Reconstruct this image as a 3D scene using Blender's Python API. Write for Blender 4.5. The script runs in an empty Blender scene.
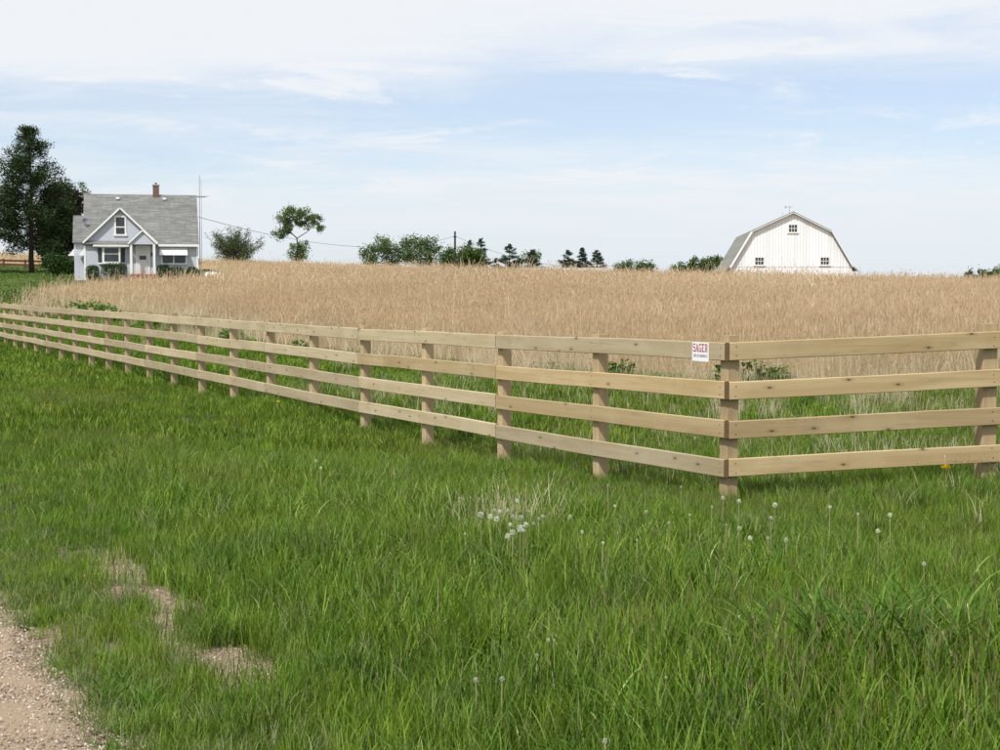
import bpy, math, random
import numpy as np
from mathutils import Vector, Matrix

# ------------------------------------------------------------------ camera, world, sun, exposure
scene = bpy.context.scene
COL = scene.collection
F = 1600.0                      # focal length in photograph pixels (1000 wide)
EYE = 1.55
HORIZON = 290.0
PITCH = math.atan((HORIZON - 375.0) / F)      # negative: looking a little down
cam_d = bpy.data.cameras.new('camera')
cam_d.sensor_width = 36.0
cam_d.lens = F / 1000.0 * 36.0
cam_d.clip_end = 6000
cam = bpy.data.objects.new('camera', cam_d)
cam.location = (0, 0, EYE)
cam.rotation_euler = (math.pi / 2 + PITCH, 0, 0)
COL.objects.link(cam)
scene.camera = cam

SUN_EL = math.radians(52)
SUN_AZ = math.radians(212)      # clockwise from +Y: behind the camera, to its left
SUN = Vector((math.sin(SUN_AZ) * math.cos(SUN_EL), math.cos(SUN_AZ) * math.cos(SUN_EL), math.sin(SUN_EL)))
sun_d = bpy.data.lights.new('sun', 'SUN')
sun_d.energy = 4.2
sun_d.angle = math.radians(3.0)
sun_d.color = (1.0, 0.96, 0.9)
sun = bpy.data.objects.new('sun', sun_d)
sun.rotation_euler = SUN.to_track_quat('Z', 'Y').to_euler()
COL.objects.link(sun)


class NT:
    """small helper for node trees"""
    def __init__(s, tree):
        s.t = tree; s.n = tree.nodes; s.l = tree.links
    def add(s, kind, **kw):
        nd = s.n.new(kind)
        ins = kw.pop('ins', {})
        for k, v in kw.items():
            setattr(nd, k, v)
        for k, v in ins.items():
            s.put(nd, k, v)
        return nd
    def put(s, nd, k, v):
        sock = nd.inputs[k]
        if isinstance(v, bpy.types.NodeSocket):
            s.l.new(v, sock)
        else:
            sock.default_value = v
    def math(s, op, a, b=None, c=None, clamp=False):
        nd = s.n.new('ShaderNodeMath'); nd.operation = op; nd.use_clamp = clamp
        s.put(nd, 0, a)
        if b is not None: s.put(nd, 1, b)
        if c is not None: s.put(nd, 2, c)
        return nd.outputs[0]
    def mix(s, fac, a, b, mode='MIX'):
        nd = s.n.new('ShaderNodeMix'); nd.data_type = 'RGBA'; nd.blend_type = mode
        s.put(nd, 0, fac)
        s.put(nd, 6, (*a, 1) if isinstance(a, tuple) and len(a) == 3 else a)
        s.put(nd, 7, (*b, 1) if isinstance(b, tuple) and len(b) == 3 else b)
        return nd.outputs[2]
    def ramp(s, fac, stops):
        nd = s.n.new('ShaderNodeValToRGB')
        s.put(nd, 0, fac)
        e = nd.color_ramp.elements
        while len(e) < len(stops): e.new(0.5)
        for q, (p, c) in zip(e, stops):
            q.position = p
            q.color = (*c, 1) if isinstance(c, tuple) else (c, c, c, 1)
        return nd.outputs[0]
    def noise(s, vec, scale, detail=3, rough=0.55, dist=0.0):
        nd = s.n.new('ShaderNodeTexNoise')
        if vec is not None: s.put(nd, 'Vector', vec)
        s.put(nd, 'Scale', scale); s.put(nd, 'Detail', detail); s.put(nd, 'Roughness', rough); s.put(nd, 'Distortion', dist)
        return nd.outputs[0]
    def vscale(s, vec, sc):
        nd = s.n.new('ShaderNodeMapping'); s.put(nd, 'Vector', vec); nd.inputs['Scale'].default_value = sc
        return nd.outputs[0]
    def step(s, x, a, b):
        nd = s.n.new('ShaderNodeMapRange'); nd.interpolation_type = 'SMOOTHSTEP'; nd.clamp = True
        s.put(nd, 0, x); s.put(nd, 1, a); s.put(nd, 2, b)
        return nd.outputs[0]


world = bpy.data.worlds.new('World')
scene.world = world
world.use_nodes = True
w = NT(world.node_tree)
w.n.clear()
sky_t = w.add('ShaderNodeTexSky', sky_type='NISHITA', sun_disc=False, sun_elevation=SUN_EL, sun_rotation=SUN_AZ,
              altitude=300.0, air_density=1.0, dust_density=0.6, ozone_density=1.5)
wc = w.add('ShaderNodeTexCoord')
sx = w.add('ShaderNodeSeparateXYZ', ins={0: wc.outputs['Generated']})
dz = w.math('MAXIMUM', sx.outputs[2], 0.0)
den = w.math('ADD', dz, 0.09)
cv = w.add('ShaderNodeCombineXYZ', ins={0: w.math('DIVIDE', sx.outputs[0], den), 1: w.math('DIVIDE', sx.outputs[1], den), 2: 0.0})
CV = cv.outputs[0]
mp = w.add('ShaderNodeMapping', ins={'Vector': CV})
mp.inputs['Location'].default_value = (3.1, 1.7, 0.0)
mp.inputs['Scale'].default_value = (0.55, 1.0, 1.0)
big = w.noise(mp.outputs[0], 0.6, 5, 0.52, 0.5)
mp2 = w.add('ShaderNodeMapping', ins={'Vector': CV})
mp2.inputs['Scale'].default_value = (0.7, 1.0, 1.0)
mp2.inputs['Location'].default_value = (0.6, 5.2, 0.0)
fine = w.noise(mp2.outputs[0], 2.2, 6, 0.6, 0.6)
# veil of cloud: closed higher up, thinner in a band above the horizon, hazy at the horizon
veil = w.math('ADD', w.math('MULTIPLY', w.step(dz, 0.112, 0.148), 0.66), w.math('MULTIPLY', w.step(dz, 0.105, 0.03), 0.6))
cl = w.math('ADD', veil, w.math('MULTIPLY', w.math('SUBTRACT', big, 0.45), 1.5))
cl = w.math('ADD', cl, w.math('MULTIPLY', w.math('SUBTRACT', fine, 0.5), 1.0))
wv = w.add('ShaderNodeCombineXYZ', ins={0: w.math('MULTIPLY', sx.outputs[0], 7.0), 1: w.math('MULTIPLY', sx.outputs[1], 7.0), 2: w.math('MULTIPLY', dz, 38.0)})
wisp = w.step(w.noise(wv.outputs[0], 1.15, 6, 0.62, 0.7), 0.52, 0.72)
cl = w.math('ADD', cl, w.math('MULTIPLY', wisp, 0.55))
cov = w.math('ADD', w.math('MULTIPLY', w.step(cl, -0.1, 0.8), 0.60), 0.38)
tint = w.mix(w.step(dz, 0.1, 0.0), (8.8, 9.1, 9.5), (7.8, 8.35, 8.9))
skyc = w.mix(cov, w.mix(1.0, sky_t.outputs[0], (1.08, 1.16, 1.34), 'MULTIPLY'), tint)
bg = w.add('ShaderNodeBackground', ins={'Color': skyc, 'Strength': 0.1})
wo = w.add('ShaderNodeOutputWorld')
w.l.new(bg.outputs[0], wo.inputs[0])

scene.view_settings.view_transform = 'Standard'
scene.view_settings.look = 'None'
scene.view_settings.gamma = 1.0
scene.view_settings.use_curve_mapping = False
scene.view_settings.exposure = 0.0
scene.cycles.max_bounces = 5
scene.cycles.transmission_bounces = 3
scene.cycles.diffuse_bounces = 3
scene.cycles.use_denoising = True

rng = np.random.default_rng(7)
random.seed(11)


# ------------------------------------------------------------------ helpers: pixels, ground height
def P(px, py, Y):
    a = (px - 500.0) / F; b = (375.0 - py) / F
    c, s = math.cos(PITCH), math.sin(PITCH)
    d = Vector((a, c - b * s, s + b * c))
    return Vector((0, 0, EYE)) + d * (Y / d.y)

ROAD_A = math.radians(24.6)
DU = Vector((-math.sin(ROAD_A), math.cos(ROAD_A), 0))     # along road and fence
DV = Vector((math.cos(ROAD_A), math.sin(ROAD_A), 0))      # from road towards the field
def UV(x, y):
    return x * DU.x + y * DU.y, x * DV.x + y * DV.y

CORNER = (224.8 / F * 12.4, 12.4)
BAY = 2.038
FENCE_Z = ([0, 2, 4, 10, 19, 30], [0.0, -0.05, -0.075, -0.06, -0.03, 0.05])
def fence_ground(n):
    return float(np.interp(n, *FENCE_Z))

ctrl = [(0, 0, -.03), (-2, 6, -.01), (2, 6, -.01), (6, 6, .03), (-5, 20, -.04), (3.93, 12.9, -.06), (6.2, 13.4, -.02), (9, 14, .15), (16, 16, .2),
        (-8, 0, -.03), (-20, 30, -.05), (-30, 50, 0), (-15, 10, -.03), (5, 25, .1), (0, 28, .04), (10, 28, .18), (20, 30, .3), (0, 22, 0),
        (-8, 52, .3), (-15.5, 67, .72), (-23.4, 85, 1.02), (-25, 100, 1.2), (-27, 121, 2.2), (-28, 130, 2.4), (-33.5, 121, 2.2), (-36, 132, 2.6), (-38, 121, 2.3), (-41, 138, 3.0), (-21, 124, 2.2),
        (-55, 140, 3.3), (0, 60, .72), (0, 100, 1.65), (0, 150, 2.3), (9, 150, 1.95), (16, 60, .65), (26, 100, 1.05), (24, 142, .9), (30, 142, .9), (30, 165, .9), (37, 125, 1.3), (34, 60, .6),
        (-28, 180, 3.95), (-22.7, 180, 3.7), (-34, 180, 4.1), (-17, 185, 3.2), (-8, 200, 2.5), (-28, 155, 3.4), (-28, 260, 3), (-60, 180, 5), (-60, 205, 5.6), (-90, 205, 6),
        (0, 300, 3), (50, 300, 1.5), (-60, 300, 4), (100, 250, 1), (-120, 200, 5), (-120, 100, 2), (100, 100, 1.1), (100, 20, .3), (-60, 20, -.1), (-60, 70, .3), (-90, 60, .4),
        (0, -40, -.05), (60, -40, 0), (-60, -40, -.05), (0, 600, 2), (300, 600, 2), (-300, 600, 2), (400, 0, 0), (-400, 0, 0), (400, 300, 2), (-400, 300, 3)]
for n in (0, 2, 4, 7, 10, 15, 19, 25, 30):
    ctrl.append((CORNER[0] + DU.x * BAY * n, CORNER[1] + DU.y * BAY * n, fence_ground(n) - (.13 if n == 0 else .21)))
ctrl = np.array(ctrl, float)
def _phi(r2):
    r2 = np.maximum(r2, 1e-9)
    return 0.5 * r2 * np.log(r2)
def _tps(c, lam=0.02):
    n = len(c); S = 50.0
    xy = c[:, :2] / S
    K = _phi(((xy[:, None] - xy[None]) ** 2).sum(-1)) + lam * 0.01 * np.eye(n)
    Q = np.hstack([np.ones((n, 1)), xy])
    A = np.block([[K, Q], [Q.T, np.zeros((3, 3))]])
    sol = np.linalg.solve(A, np.concatenate([c[:, 2], np.zeros(3)]))
    return xy, sol, S
_XY, _SOL, _S = _tps(ctrl)
def H(x, y):
    """ground height, numpy arrays or floats"""
    x = np.atleast_1d(np.asarray(x, float)); y = np.atleast_1d(np.asarray(y, float))
    out = np.empty_like(x)
    for i in range(0, len(x), 20000):
        q = np.stack([x[i:i+20000], y[i:i+20000]], 1) / _S
        K = _phi(((q[:, None] - _XY[None]) ** 2).sum(-1))
        out[i:i+20000] = K @ _SOL[:-3] + _SOL[-3] + q @ _SOL[-2:]
    r = np.hypot(x, y)
    t = np.clip((r - 350) / 350, 0, 1); t = t * t * (3 - 2 * t)
    out = out * (1 - t) + 1.6 * t
    out += 0.012 * np.sin(x * 1.9 + 0.6 * y) + 0.010 * np.sin(y * 1.3 - x * 0.8 + 1.0)
    return out
def h(x, y):
    return float(H(x, y)[0])
def ground_px(px, Y):
    """ground point straight under image column px at distance Y"""
    x = (px - 500.0) / F * Y
    return Vector((x, Y, h(x, Y)))
def pix_ground(px, py, above=0.0):
    """point on the ground (plus above) that shows at a pixel"""
    Y = 8.0
    for _ in range(40):
        p = P(px, py, Y)
        z = h(p.x, p.y) + above
        d = (P(px, py, 1.0) - Vector((0, 0, EYE)))
        if d.z >= -1e-4: break
        Yn = (z - EYE) / d.z
        Y += 0.6 * (max(4.0, min(Yn, 150)) - Y)
    return P(px, py, Y)


# ------------------------------------------------------------------ helpers: objects and meshes
def tag(o, label=None, cat=None, group=None, kind=None):
    for k, v in (('label', label), ('category', cat), ('group', group), ('kind', kind)):
        if v: o[k] = v
    return o
def empty(name, loc=(0, 0, 0), rz=0.0):
    o = bpy.data.objects.new(name, None)
    o.empty_display_size = 0.2
    o.location = loc; o.rotation_euler = (0, 0, rz)
    COL.objects.link(o)
    return o

class MB:
    def __init__(s):
        s.v = []; s.f = []; s.mi = []
    def add(s, vs, fs, mi=0):
        k = len(s.v)
        s.v += [tuple(q) for q in vs]
        s.f += [tuple(i + k for i in f) for f in fs]
        s.mi += [mi] * len(fs)
        return s
    def box(s, x0, x1, y0, y1, z0, z1, mi=0):
        v = [(x0, y0, z0), (x1, y0, z0), (x1, y1, z0), (x0, y1, z0), (x0, y0, z1), (x1, y0, z1), (x1, y1, z1), (x0, y1, z1)]
        return s.add(v, [(3, 2, 1, 0), (4, 5, 6, 7), (0, 1, 5, 4), (1, 2, 6, 5), (2, 3, 7, 6), (3, 0, 4, 7)], mi)
    def prism(s, poly, y0, y1, mi=0):
        """polygon of (x,z), counter-clockwise seen from -y, extruded from y0 to y1"""
        n = len(poly)
        v = [(x, y0, z) for x, z in poly] + [(x, y1, z) for x, z in poly]
        f = [tuple(range(n)), tuple(reversed(range(n, 2 * n)))]
        f += [(i, i + n, (i + 1) % n + n, (i + 1) % n) for i in range(n)]
        return s.add(v, f, mi)
    def slab(s, a, b, c, d, t, mi=0):
        """quad abcd with thickness t below it along its normal"""
        a, b, c, d = map(Vector, (a, b, c, d))
        n = (b - a).cross(d - a).normalized()
        if n.z < 0: n = -n
        lo = [q - n * t for q in (a, b, c, d)]
        return s.add([a, b, c, d] + lo, [(0, 1, 2, 3), (7, 6, 5, 4), (0, 4, 5, 1), (1, 5, 6, 2), (2, 6, 7, 3), (3, 7, 4, 0)], mi)
    def tube(s, pts, radii, n=6, mi=0, cap=True):
        pts = [Vector(p) for p in pts]
        k = len(s.v)
        rings = []
        ref = Vector((0.3, 0.9, 0.1)).normalized()
        for i, p in enumerate(pts):
            t = (pts[min(i + 1, len(pts) - 1)] - pts[max(i - 1, 0)])
            if t.length < 1e-9: t = Vector((0, 0, 1))
            t.normalize()
            a = t.cross(ref)
            if a.length < 0.05: a = t.cross(Vector((1, 0, 0)))
            a.normalize(); b = t.cross(a)
            r = radii[i] if isinstance(radii, (list, tuple)) else radii
            rings.append([p + (a * math.cos(q) + b * math.sin(q)) * r for q in [2 * math.pi * j / n for j in range(n)]])
        vs = [q for r in rings for q in r]
        fs = []
        for i in range(len(pts) - 1):
            for j in range(n):
                fs.append((i * n + j, i * n + (j + 1) % n, (i + 1) * n + (j + 1) % n, (i + 1) * n + j))
        if cap:
            fs.append(tuple(reversed(range(n)))); fs.append(tuple(range((len(pts) - 1) * n, len(pts) * n)))
        return s.add(vs, fs, mi)
    def mesh(s, name, mats, smooth=False):
        me = bpy.data.meshes.new(name)
        me.from_pydata(s.v, [], s.f)
        for m in (mats if isinstance(mats, (list, tuple)) else [mats]): me.materials.append(m)
        if any(s.mi): me.polygons.foreach_set('material_index', s.mi)
        if smooth: me.polygons.foreach_set('use_smooth', [True] * len(me.polygons))
        me.update()
        return me
    def build(s, name, mats, parent=None, smooth=False):
        o = bpy.data.objects.new(name, s.mesh(name, mats, smooth))
        if parent: o.parent = parent
        COL.objects.link(o)
        return o

def np_mesh(name, verts, faces, mats, mi=None, smooth=False):
    """verts (N,3), faces (M,k) all the same size"""
    me = bpy.data.meshes.new(name)
    verts = np.ascontiguousarray(verts, np.float32); faces = np.ascontiguousarray(faces, np.int32)
    m, k = faces.shape
    me.vertices.add(len(verts)); me.vertices.foreach_set('co', verts.ravel())
    me.loops.add(m * k); me.loops.foreach_set('vertex_index', faces.ravel())
    me.polygons.add(m); me.polygons.foreach_set('loop_start', np.arange(m, dtype=np.int32) * k)
    for q in (mats if isinstance(mats, (list, tuple)) else [mats]): me.materials.append(q)
    if mi is not None: me.polygons.foreach_set('material_index', np.asarray(mi, np.int32))
    if smooth: me.polygons.foreach_set('use_smooth', np.ones(m, bool))
    me.update(calc_edges=True)
    return me

def leaf_mesh(name, pts, size, mat, r, aspect=0.6, up=0.0, dirs=None):
    """a cloud of small pointed leaf faces at pts"""
    n = len(pts)
    a = r.normal(size=(n, 3)) if dirs is None else dirs + r.normal(size=(n, 3)) * 0.35
    a[:, 2] += up
    a /= np.linalg.norm(a, axis=1, keepdims=True)
    b = np.cross(a, r.normal(size=(n, 3)))
    b /= np.linalg.norm(b, axis=1, keepdims=True) + 1e-9
    s = (np.asarray(size) * r.uniform(0.6, 1.4, n))[:, None]
    p = np.asarray(pts)
    V = np.stack([p - a * s * .5, p + b * s * aspect * .5, p + a * s * .5, p - b * s * aspect * .5], 1).reshape(-1, 3)
    return np_mesh(name, V, np.arange(4 * n).reshape(n, 4), mat)

# ------------------------------------------------------------------ materials
def new_mat(name):
    m = bpy.data.materials.new(name); m.use_nodes = True
    t = NT(m.node_tree); t.n.clear()
    return m, t
def finish(t, col, rough=0.8, bump=None, bdist=0.01, bstr=0.6, spec=0.3, trans=0.0, tcol=None, metal=0.0):
    b = t.add('ShaderNodeBsdfPrincipled', ins={'Base Color': (*col, 1) if isinstance(col, tuple) else col, 'Roughness': rough})
    b.inputs['Specular IOR Level'].default_value = spec
    b.inputs['Metallic'].default_value = metal
    if bump is not None:
        nb = t.add('ShaderNodeBump', ins={'Height': bump, 'Distance': bdist, 'Strength': bstr})
        t.l.new(nb.outputs[0], b.inputs['Normal'])
    out = t.add('ShaderNodeOutputMaterial')
    sh = b.outputs[0]
    if trans > 0:
        tr = t.add('ShaderNodeBsdfTranslucent', ins={'Color': tcol if tcol is not None else col})
        mx = t.add('ShaderNodeMixShader', ins={0: trans, 1: sh, 2: tr.outputs[0]})
        sh = mx.outputs[0]
    t.l.new(sh, out.inputs[0])
def plain(name, col, rough=0.6, var=0.12, scale=3.0, spec=0.3, bump=0.0, metal=0.0):
    m, t = new_mat(name)
    tc = t.add('ShaderNodeTexCoord')
    nz = t.noise(tc.outputs['Object'], scale, 5, 0.6)
    k = t.math('MULTIPLY_ADD', nz, 2 * var, 1 - var)
    c = t.mix(1.0, (*col, 1), t.add('ShaderNodeCombineColor', ins={0: k, 1: k, 2: k}).outputs[0], 'MULTIPLY')
    finish(t, c, rough, nz if bump else None, bump or 0.01, spec=spec, metal=metal)
    return m

def foliage(name, c0, c1, c2, trans=0.3, patch=0.0, pcol=None, pscale=0.3, rough=0.55, spec=0.14, orand=.5, p2=None):
    """per-leaf and per-plant colour variation, optional large patches in world space"""
    m, t = new_mat(name)
    g = t.add('ShaderNodeNewGeometry')
    oi = t.add('ShaderNodeObjectInfo')
    r1 = g.outputs['Random Per Island']
    col = t.ramp(r1, [(0.0, c0), (0.55, c1), (1.0, c2)])
    k = t.math('MULTIPLY_ADD', oi.outputs['Random'], orand, 1 - orand / 2)
    col = t.mix(1.0, col, t.add('ShaderNodeCombineColor', ins={0: k, 1: k, 2: k}).outputs[0], 'MULTIPLY')
    if pcol:
        nz = t.noise(g.outputs['Position'], pscale, 3, 0.6)
        col = t.mix(t.math('MULTIPLY', t.step(nz, 0.42, 0.68), patch), col, pcol)
    if p2:
        nz2 = t.noise(g.outputs['Position'], 1.1, 3, 0.6)
        col = t.mix(t.math('MULTIPLY', t.step(nz2, 0.5, 0.72), 0.7), col, p2)
    finish(t, col, rough, spec=spec, trans=trans, tcol=t.mix(1.0, col, (1.15, 1.2, 0.8), 'MULTIPLY'))
    return m

M = {}
M['grass'] = foliage('grass', (.066, .122, .006), (.114, .20, .012), (.255, .345, .062), 0.22, 0.6, (.165, .205, .028), 0.4, orand=.7, p2=(.055, .125, .012))
M['grass_light'] = foliage('grass_light', (.17, .24, .03), (.25, .33, .06), (.38, .44, .16), 0.25)
M['grass_dark'] = foliage('grass_dark', (.04, .095, .008), (.07, .15, .014), (.17, .26, .05), 0.24, orand=.6)
M['grass_grey'] = foliage('grass_grey', (.09, .135, .04), (.14, .185, .06), (.27, .31, .14), 0.22)
M['seed'] = foliage('seed_head', (.115, .095, .045), (.16, .135, .066), (.25, .21, .115), 0.25)
M['straw'] = foliage('straw', (.53, .43, .325), (.67, .56, .44), (.82, .725, .605), 0.45, 0.45, (.66, .52, .38), 0.12, rough=0.6, orand=.14)
M['straw_head'] = foliage('straw_head', (.47, .34, .235), (.58, .43, .305), (.72, .57, .435), 0.42, 0.4, (.51, .36, .24), 0.12, orand=.2)
M['weed'] = foliage('weed_leaf', (.045, .105, .013), (.08, .165, .024), (.13, .235, .045), 0.3)
M['pine'] = foliage('pine_needles', (.014, .028, .010), (.026, .046, .016), (.055, .085, .03), 0.12)
M['spruce'] = foliage('spruce_needles', (.018, .036, .022), (.03, .055, .032), (.05, .08, .045), 0.12)
M['plum'] = foliage('purple_leaves', (.022, .012, .010), (.040, .022, .015), (.06, .045, .022), 0.2)
M['leaf_mid'] = foliage('leaf_mid_green', (.055, .092, .032), (.095, .142, .05), (.145, .2, .075), 0.3)
M['leaf_bright'] = foliage('leaf_bright_green', (.055, .105, .02), (.09, .15, .032), (.13, .2, .05), 0.28)
M['leaf_grey'] = foliage('leaf_grey_green', (.06, .095, .04), (.1, .145, .06), (.15, .2, .09), 0.32)
M['shrub'] = foliage('shrub_leaves', (.022, .05, .012), (.035, .075, .018), (.055, .1, .028), 0.2)
M['bark'] = plain('bark', (.06, .048, .038), 0.9, 0.3, 6, 0.1)
M['bark_grey'] = plain('bark_grey', (.12, .1, .085), 0.9, 0.3, 6, 0.1)

def wood(name, base, base2, knots=True):
    m, t = new_mat(name)
    tc = t.add('ShaderNodeTexCoord'); oi = t.add('ShaderNodeObjectInfo')
    off = t.add('ShaderNodeVectorMath', operation='ADD', ins={0: tc.outputs['Object']})
    mul = t.add('ShaderNodeVectorMath', operation='SCALE', ins={0: (13.7, 7.3, 5.1)}); t.put(mul, 'Scale', oi.outputs['Random'])
    t.l.new(mul.outputs[0], off.inputs[1])
    v = off.outputs[0]
    g1 = t.noise(t.vscale(v, (1.2, 30, 30)), 1.0, 5, 0.65, 0.6)
    g2 = t.noise(t.vscale(v, (0.5, 7, 7)), 1.0, 3, 0.5, 1.0)
    blot = t.noise(v, 1.6, 4, 0.6)
    c = t.mix(t.step(g2, 0.3, 0.7), base, base2)
    c = t.mix(t.math('MULTIPLY', t.step(g1, 0.5, 0.8), 0.4), c, tuple(q * 0.55 for q in base))
    c = t.mix(t.math('MULTIPLY', t.step(blot, 0.45, 0.72), 0.55), c, tuple(q * f for q, f in zip(base2, (1.12, 1.16, 1.24))))
    bl2 = t.noise(t.vscale(v, (2.2, 9, 9)), 1.0, 6, 0.75)
    c = t.mix(t.math('MULTIPLY', t.step(bl2, 0.54, 0.74), 0.5), c, tuple(q * f for q, f in zip(base, (.62, .62, .66))))
    if knots:
        sv = t.add('ShaderNodeSeparateXYZ', ins={0: v})
        vo = t.add('ShaderNodeTexVoronoi', voronoi_dimensions='2D', ins={'Vector': t.add('ShaderNodeCombineXYZ', ins={0: t.math('MULTIPLY', sv.outputs[0], 1.4), 1: t.math('MULTIPLY', sv.outputs[2], 3.6), 2: 0.0}).outputs[0], 'Scale': 1.9, 'Randomness': 1.0})
        sel = t.step(t.add('ShaderNodeSeparateColor', ins={0: vo.outputs['Color']}).outputs[0], 0.55, 0.65)
        kn = t.step(vo.outputs['Distance'], 0.065, 0.03)
        ring = t.step(vo.outputs['Distance'], 0.2, 0.06)
        c = t.mix(t.math('MULTIPLY', t.math('MULTIPLY', ring, sel), 0.45), c, tuple(q * 0.6 for q in base))
        c = t.mix(t.math('MULTIPLY', t.math('MULTIPLY', kn, sel), 0.85), c, (.05, .028, .014))
    vv = t.math('MULTIPLY_ADD', oi.outputs['Random'], 0.3, 0.85)
    c = t.mix(1.0, c, t.add('ShaderNodeCombineColor', ins={0: vv, 1: vv, 2: t.math('MULTIPLY', vv, 1.02)}).outputs[0], 'MULTIPLY')
    finish(t, c, 0.75, g1, 0.004, 0.5, spec=0.2)
    return m
M['rail_new'] = wood('rail_wood_tan', (.385, .28, .14), (.475, .365, .2))
M['rail_pale'] = wood('rail_wood_pale', (.385, .312, .182), (.465, .385, .245))
M['post_wood'] = wood('post_wood', (.36, .265, .145), (.45, .345, .2), False)
M['end_grain'] = plain('end_grain', (.17, .105, .05), 0.9, 0.3, 30)

M['white'] = plain('white_paint', (.78, .78, .77), 0.5, 0.05, 2)
M['white_metal'] = plain('white_metal', (.8, .8, .8), 0.35, 0.03, 2)
M['door_white'] = plain('door_white', (.7, .69, .68), 0.5, 0.05, 2)
def glass_dark():
    m, t = new_mat('window_glass')
    tc = t.add('ShaderNodeTexCoord')
    c = t.ramp(t.noise(tc.outputs['Object'], 2.0, 3), [(0.3, (.02, .022, .026)), (0.7, (.05, .055, .06))])
    finish(t, c, 0.08, spec=0.5)
    return m
M['glass'] = glass_dark()
M['brick'] = plain('brick_red', (.2, .07, .06), 0.9, 0.3, 8)
M['brick_brown'] = plain('brick_brown', (.16, .1, .075), 0.9, 0.3, 8)
M['dark_metal'] = plain('dark_metal', (.05, .05, .055), 0.5, 0.1, 4)
M['grey_metal'] = plain('grey_metal', (.3, .31, .33), 0.45, 0.1, 4, 0.5)
M['slate_metal'] = plain('slate_metal', (.12, .125, .15), 0.5, 0.1, 4)
M['pole_wood'] = plain('pole_wood', (.03, .026, .024), 0.9, 0.2, 5)
M['red_brown'] = plain('red_brown_board', (.12, .05, .03), 0.85, 0.2, 5)
M['sign_white'] = plain('sign_white', (.8, .79, .8), 0.4, 0.03, 8)
M['sign_red'] = plain('sign_red', (.35, .03, .05), 0.5, 0.1, 30)
M['sign_grey'] = plain('sign_grey', (.3, .29, .4), 0.5, 0.1, 30)

def siding():
    m, t = new_mat('grey_lap_siding')
    tc = t.add('ShaderNodeTexCoord')
    sp = t.add('ShaderNodeSeparateXYZ', ins={0: tc.outputs['Object']})
    lap = t.math('FRACT', t.math('DIVIDE', sp.outputs[2], 0.125))
    nz = t.noise(tc.outputs['Object'], 1.2, 5, 0.6)
    c = t.mix(nz, (.44, .46, .515), (.50, .52, .58))
    finish(t, c, 0.6, t.math('SUBTRACT', 1.0, lap), 0.02, 0.8)
    return m
M['siding'] = siding()
def shingles(name, c0, c1, lap=0.14):
    m, t = new_mat(name)
    tc = t.add('ShaderNodeTexCoord')
    sp = t.add('ShaderNodeSeparateXYZ', ins={0: tc.outputs['Object']})
    br = t.add('ShaderNodeTexBrick', ins={'Vector': t.add('ShaderNodeCombineXYZ', ins={0: sp.outputs[0], 1: t.math('MULTIPLY', sp.outputs[2], 1.4), 2: 0.0}).outputs[0],
               'Color1': (*c0, 1), 'Color2': (*c1, 1), 'Mortar': tuple(q * 0.6 for q in c0) + (1,), 'Scale': 1.0, 'Mortar Size': 0.008, 'Brick Width': 0.8, 'Row Height': lap})
    st = t.noise(t.vscale(tc.outputs['Object'], (1.0, 1, 4)), 1.7, 6, 0.75)
    c = t.mix(t.math('MULTIPLY', t.step(st, 0.35, 0.7), 0.55), br.outputs[0], tuple(q * 0.62 for q in c0))
    finish(t, c, 0.9, br.outputs['Fac'], 0.01, 0.4, spec=0.15)
    return m
M['shingle'] = shingles('grey_green_shingles', (.165, .17, .165), (.26, .265, .255))
M['barn_shingle'] = shingles('barn_shingles', (.24, .245, .23), (.3, .305, .28))
def barn_paint():
    m, t = new_mat('barn_white_boards')
    tc = t.add('ShaderNodeTexCoord'); oi = t.add('ShaderNodeObjectInfo')
    nz = t.noise(t.vscale(tc.outputs['Object'], (3, 3, 0.5)), 1.2, 5, 0.65)
    c = t.mix(t.step(nz, 0.5, 0.9), (.765, .79, .82), (.68, .69, .70))
    vv = t.math('MULTIPLY_ADD', oi.outputs['Random'], 0.10, 0.90)
    c = t.mix(1.0, c, t.add('ShaderNodeCombineColor', ins={0: vv, 1: vv, 2: vv}).outputs[0], 'MULTIPLY')
    finish(t, c, 0.65)
    return m
M['barn'] = barn_paint()

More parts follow.
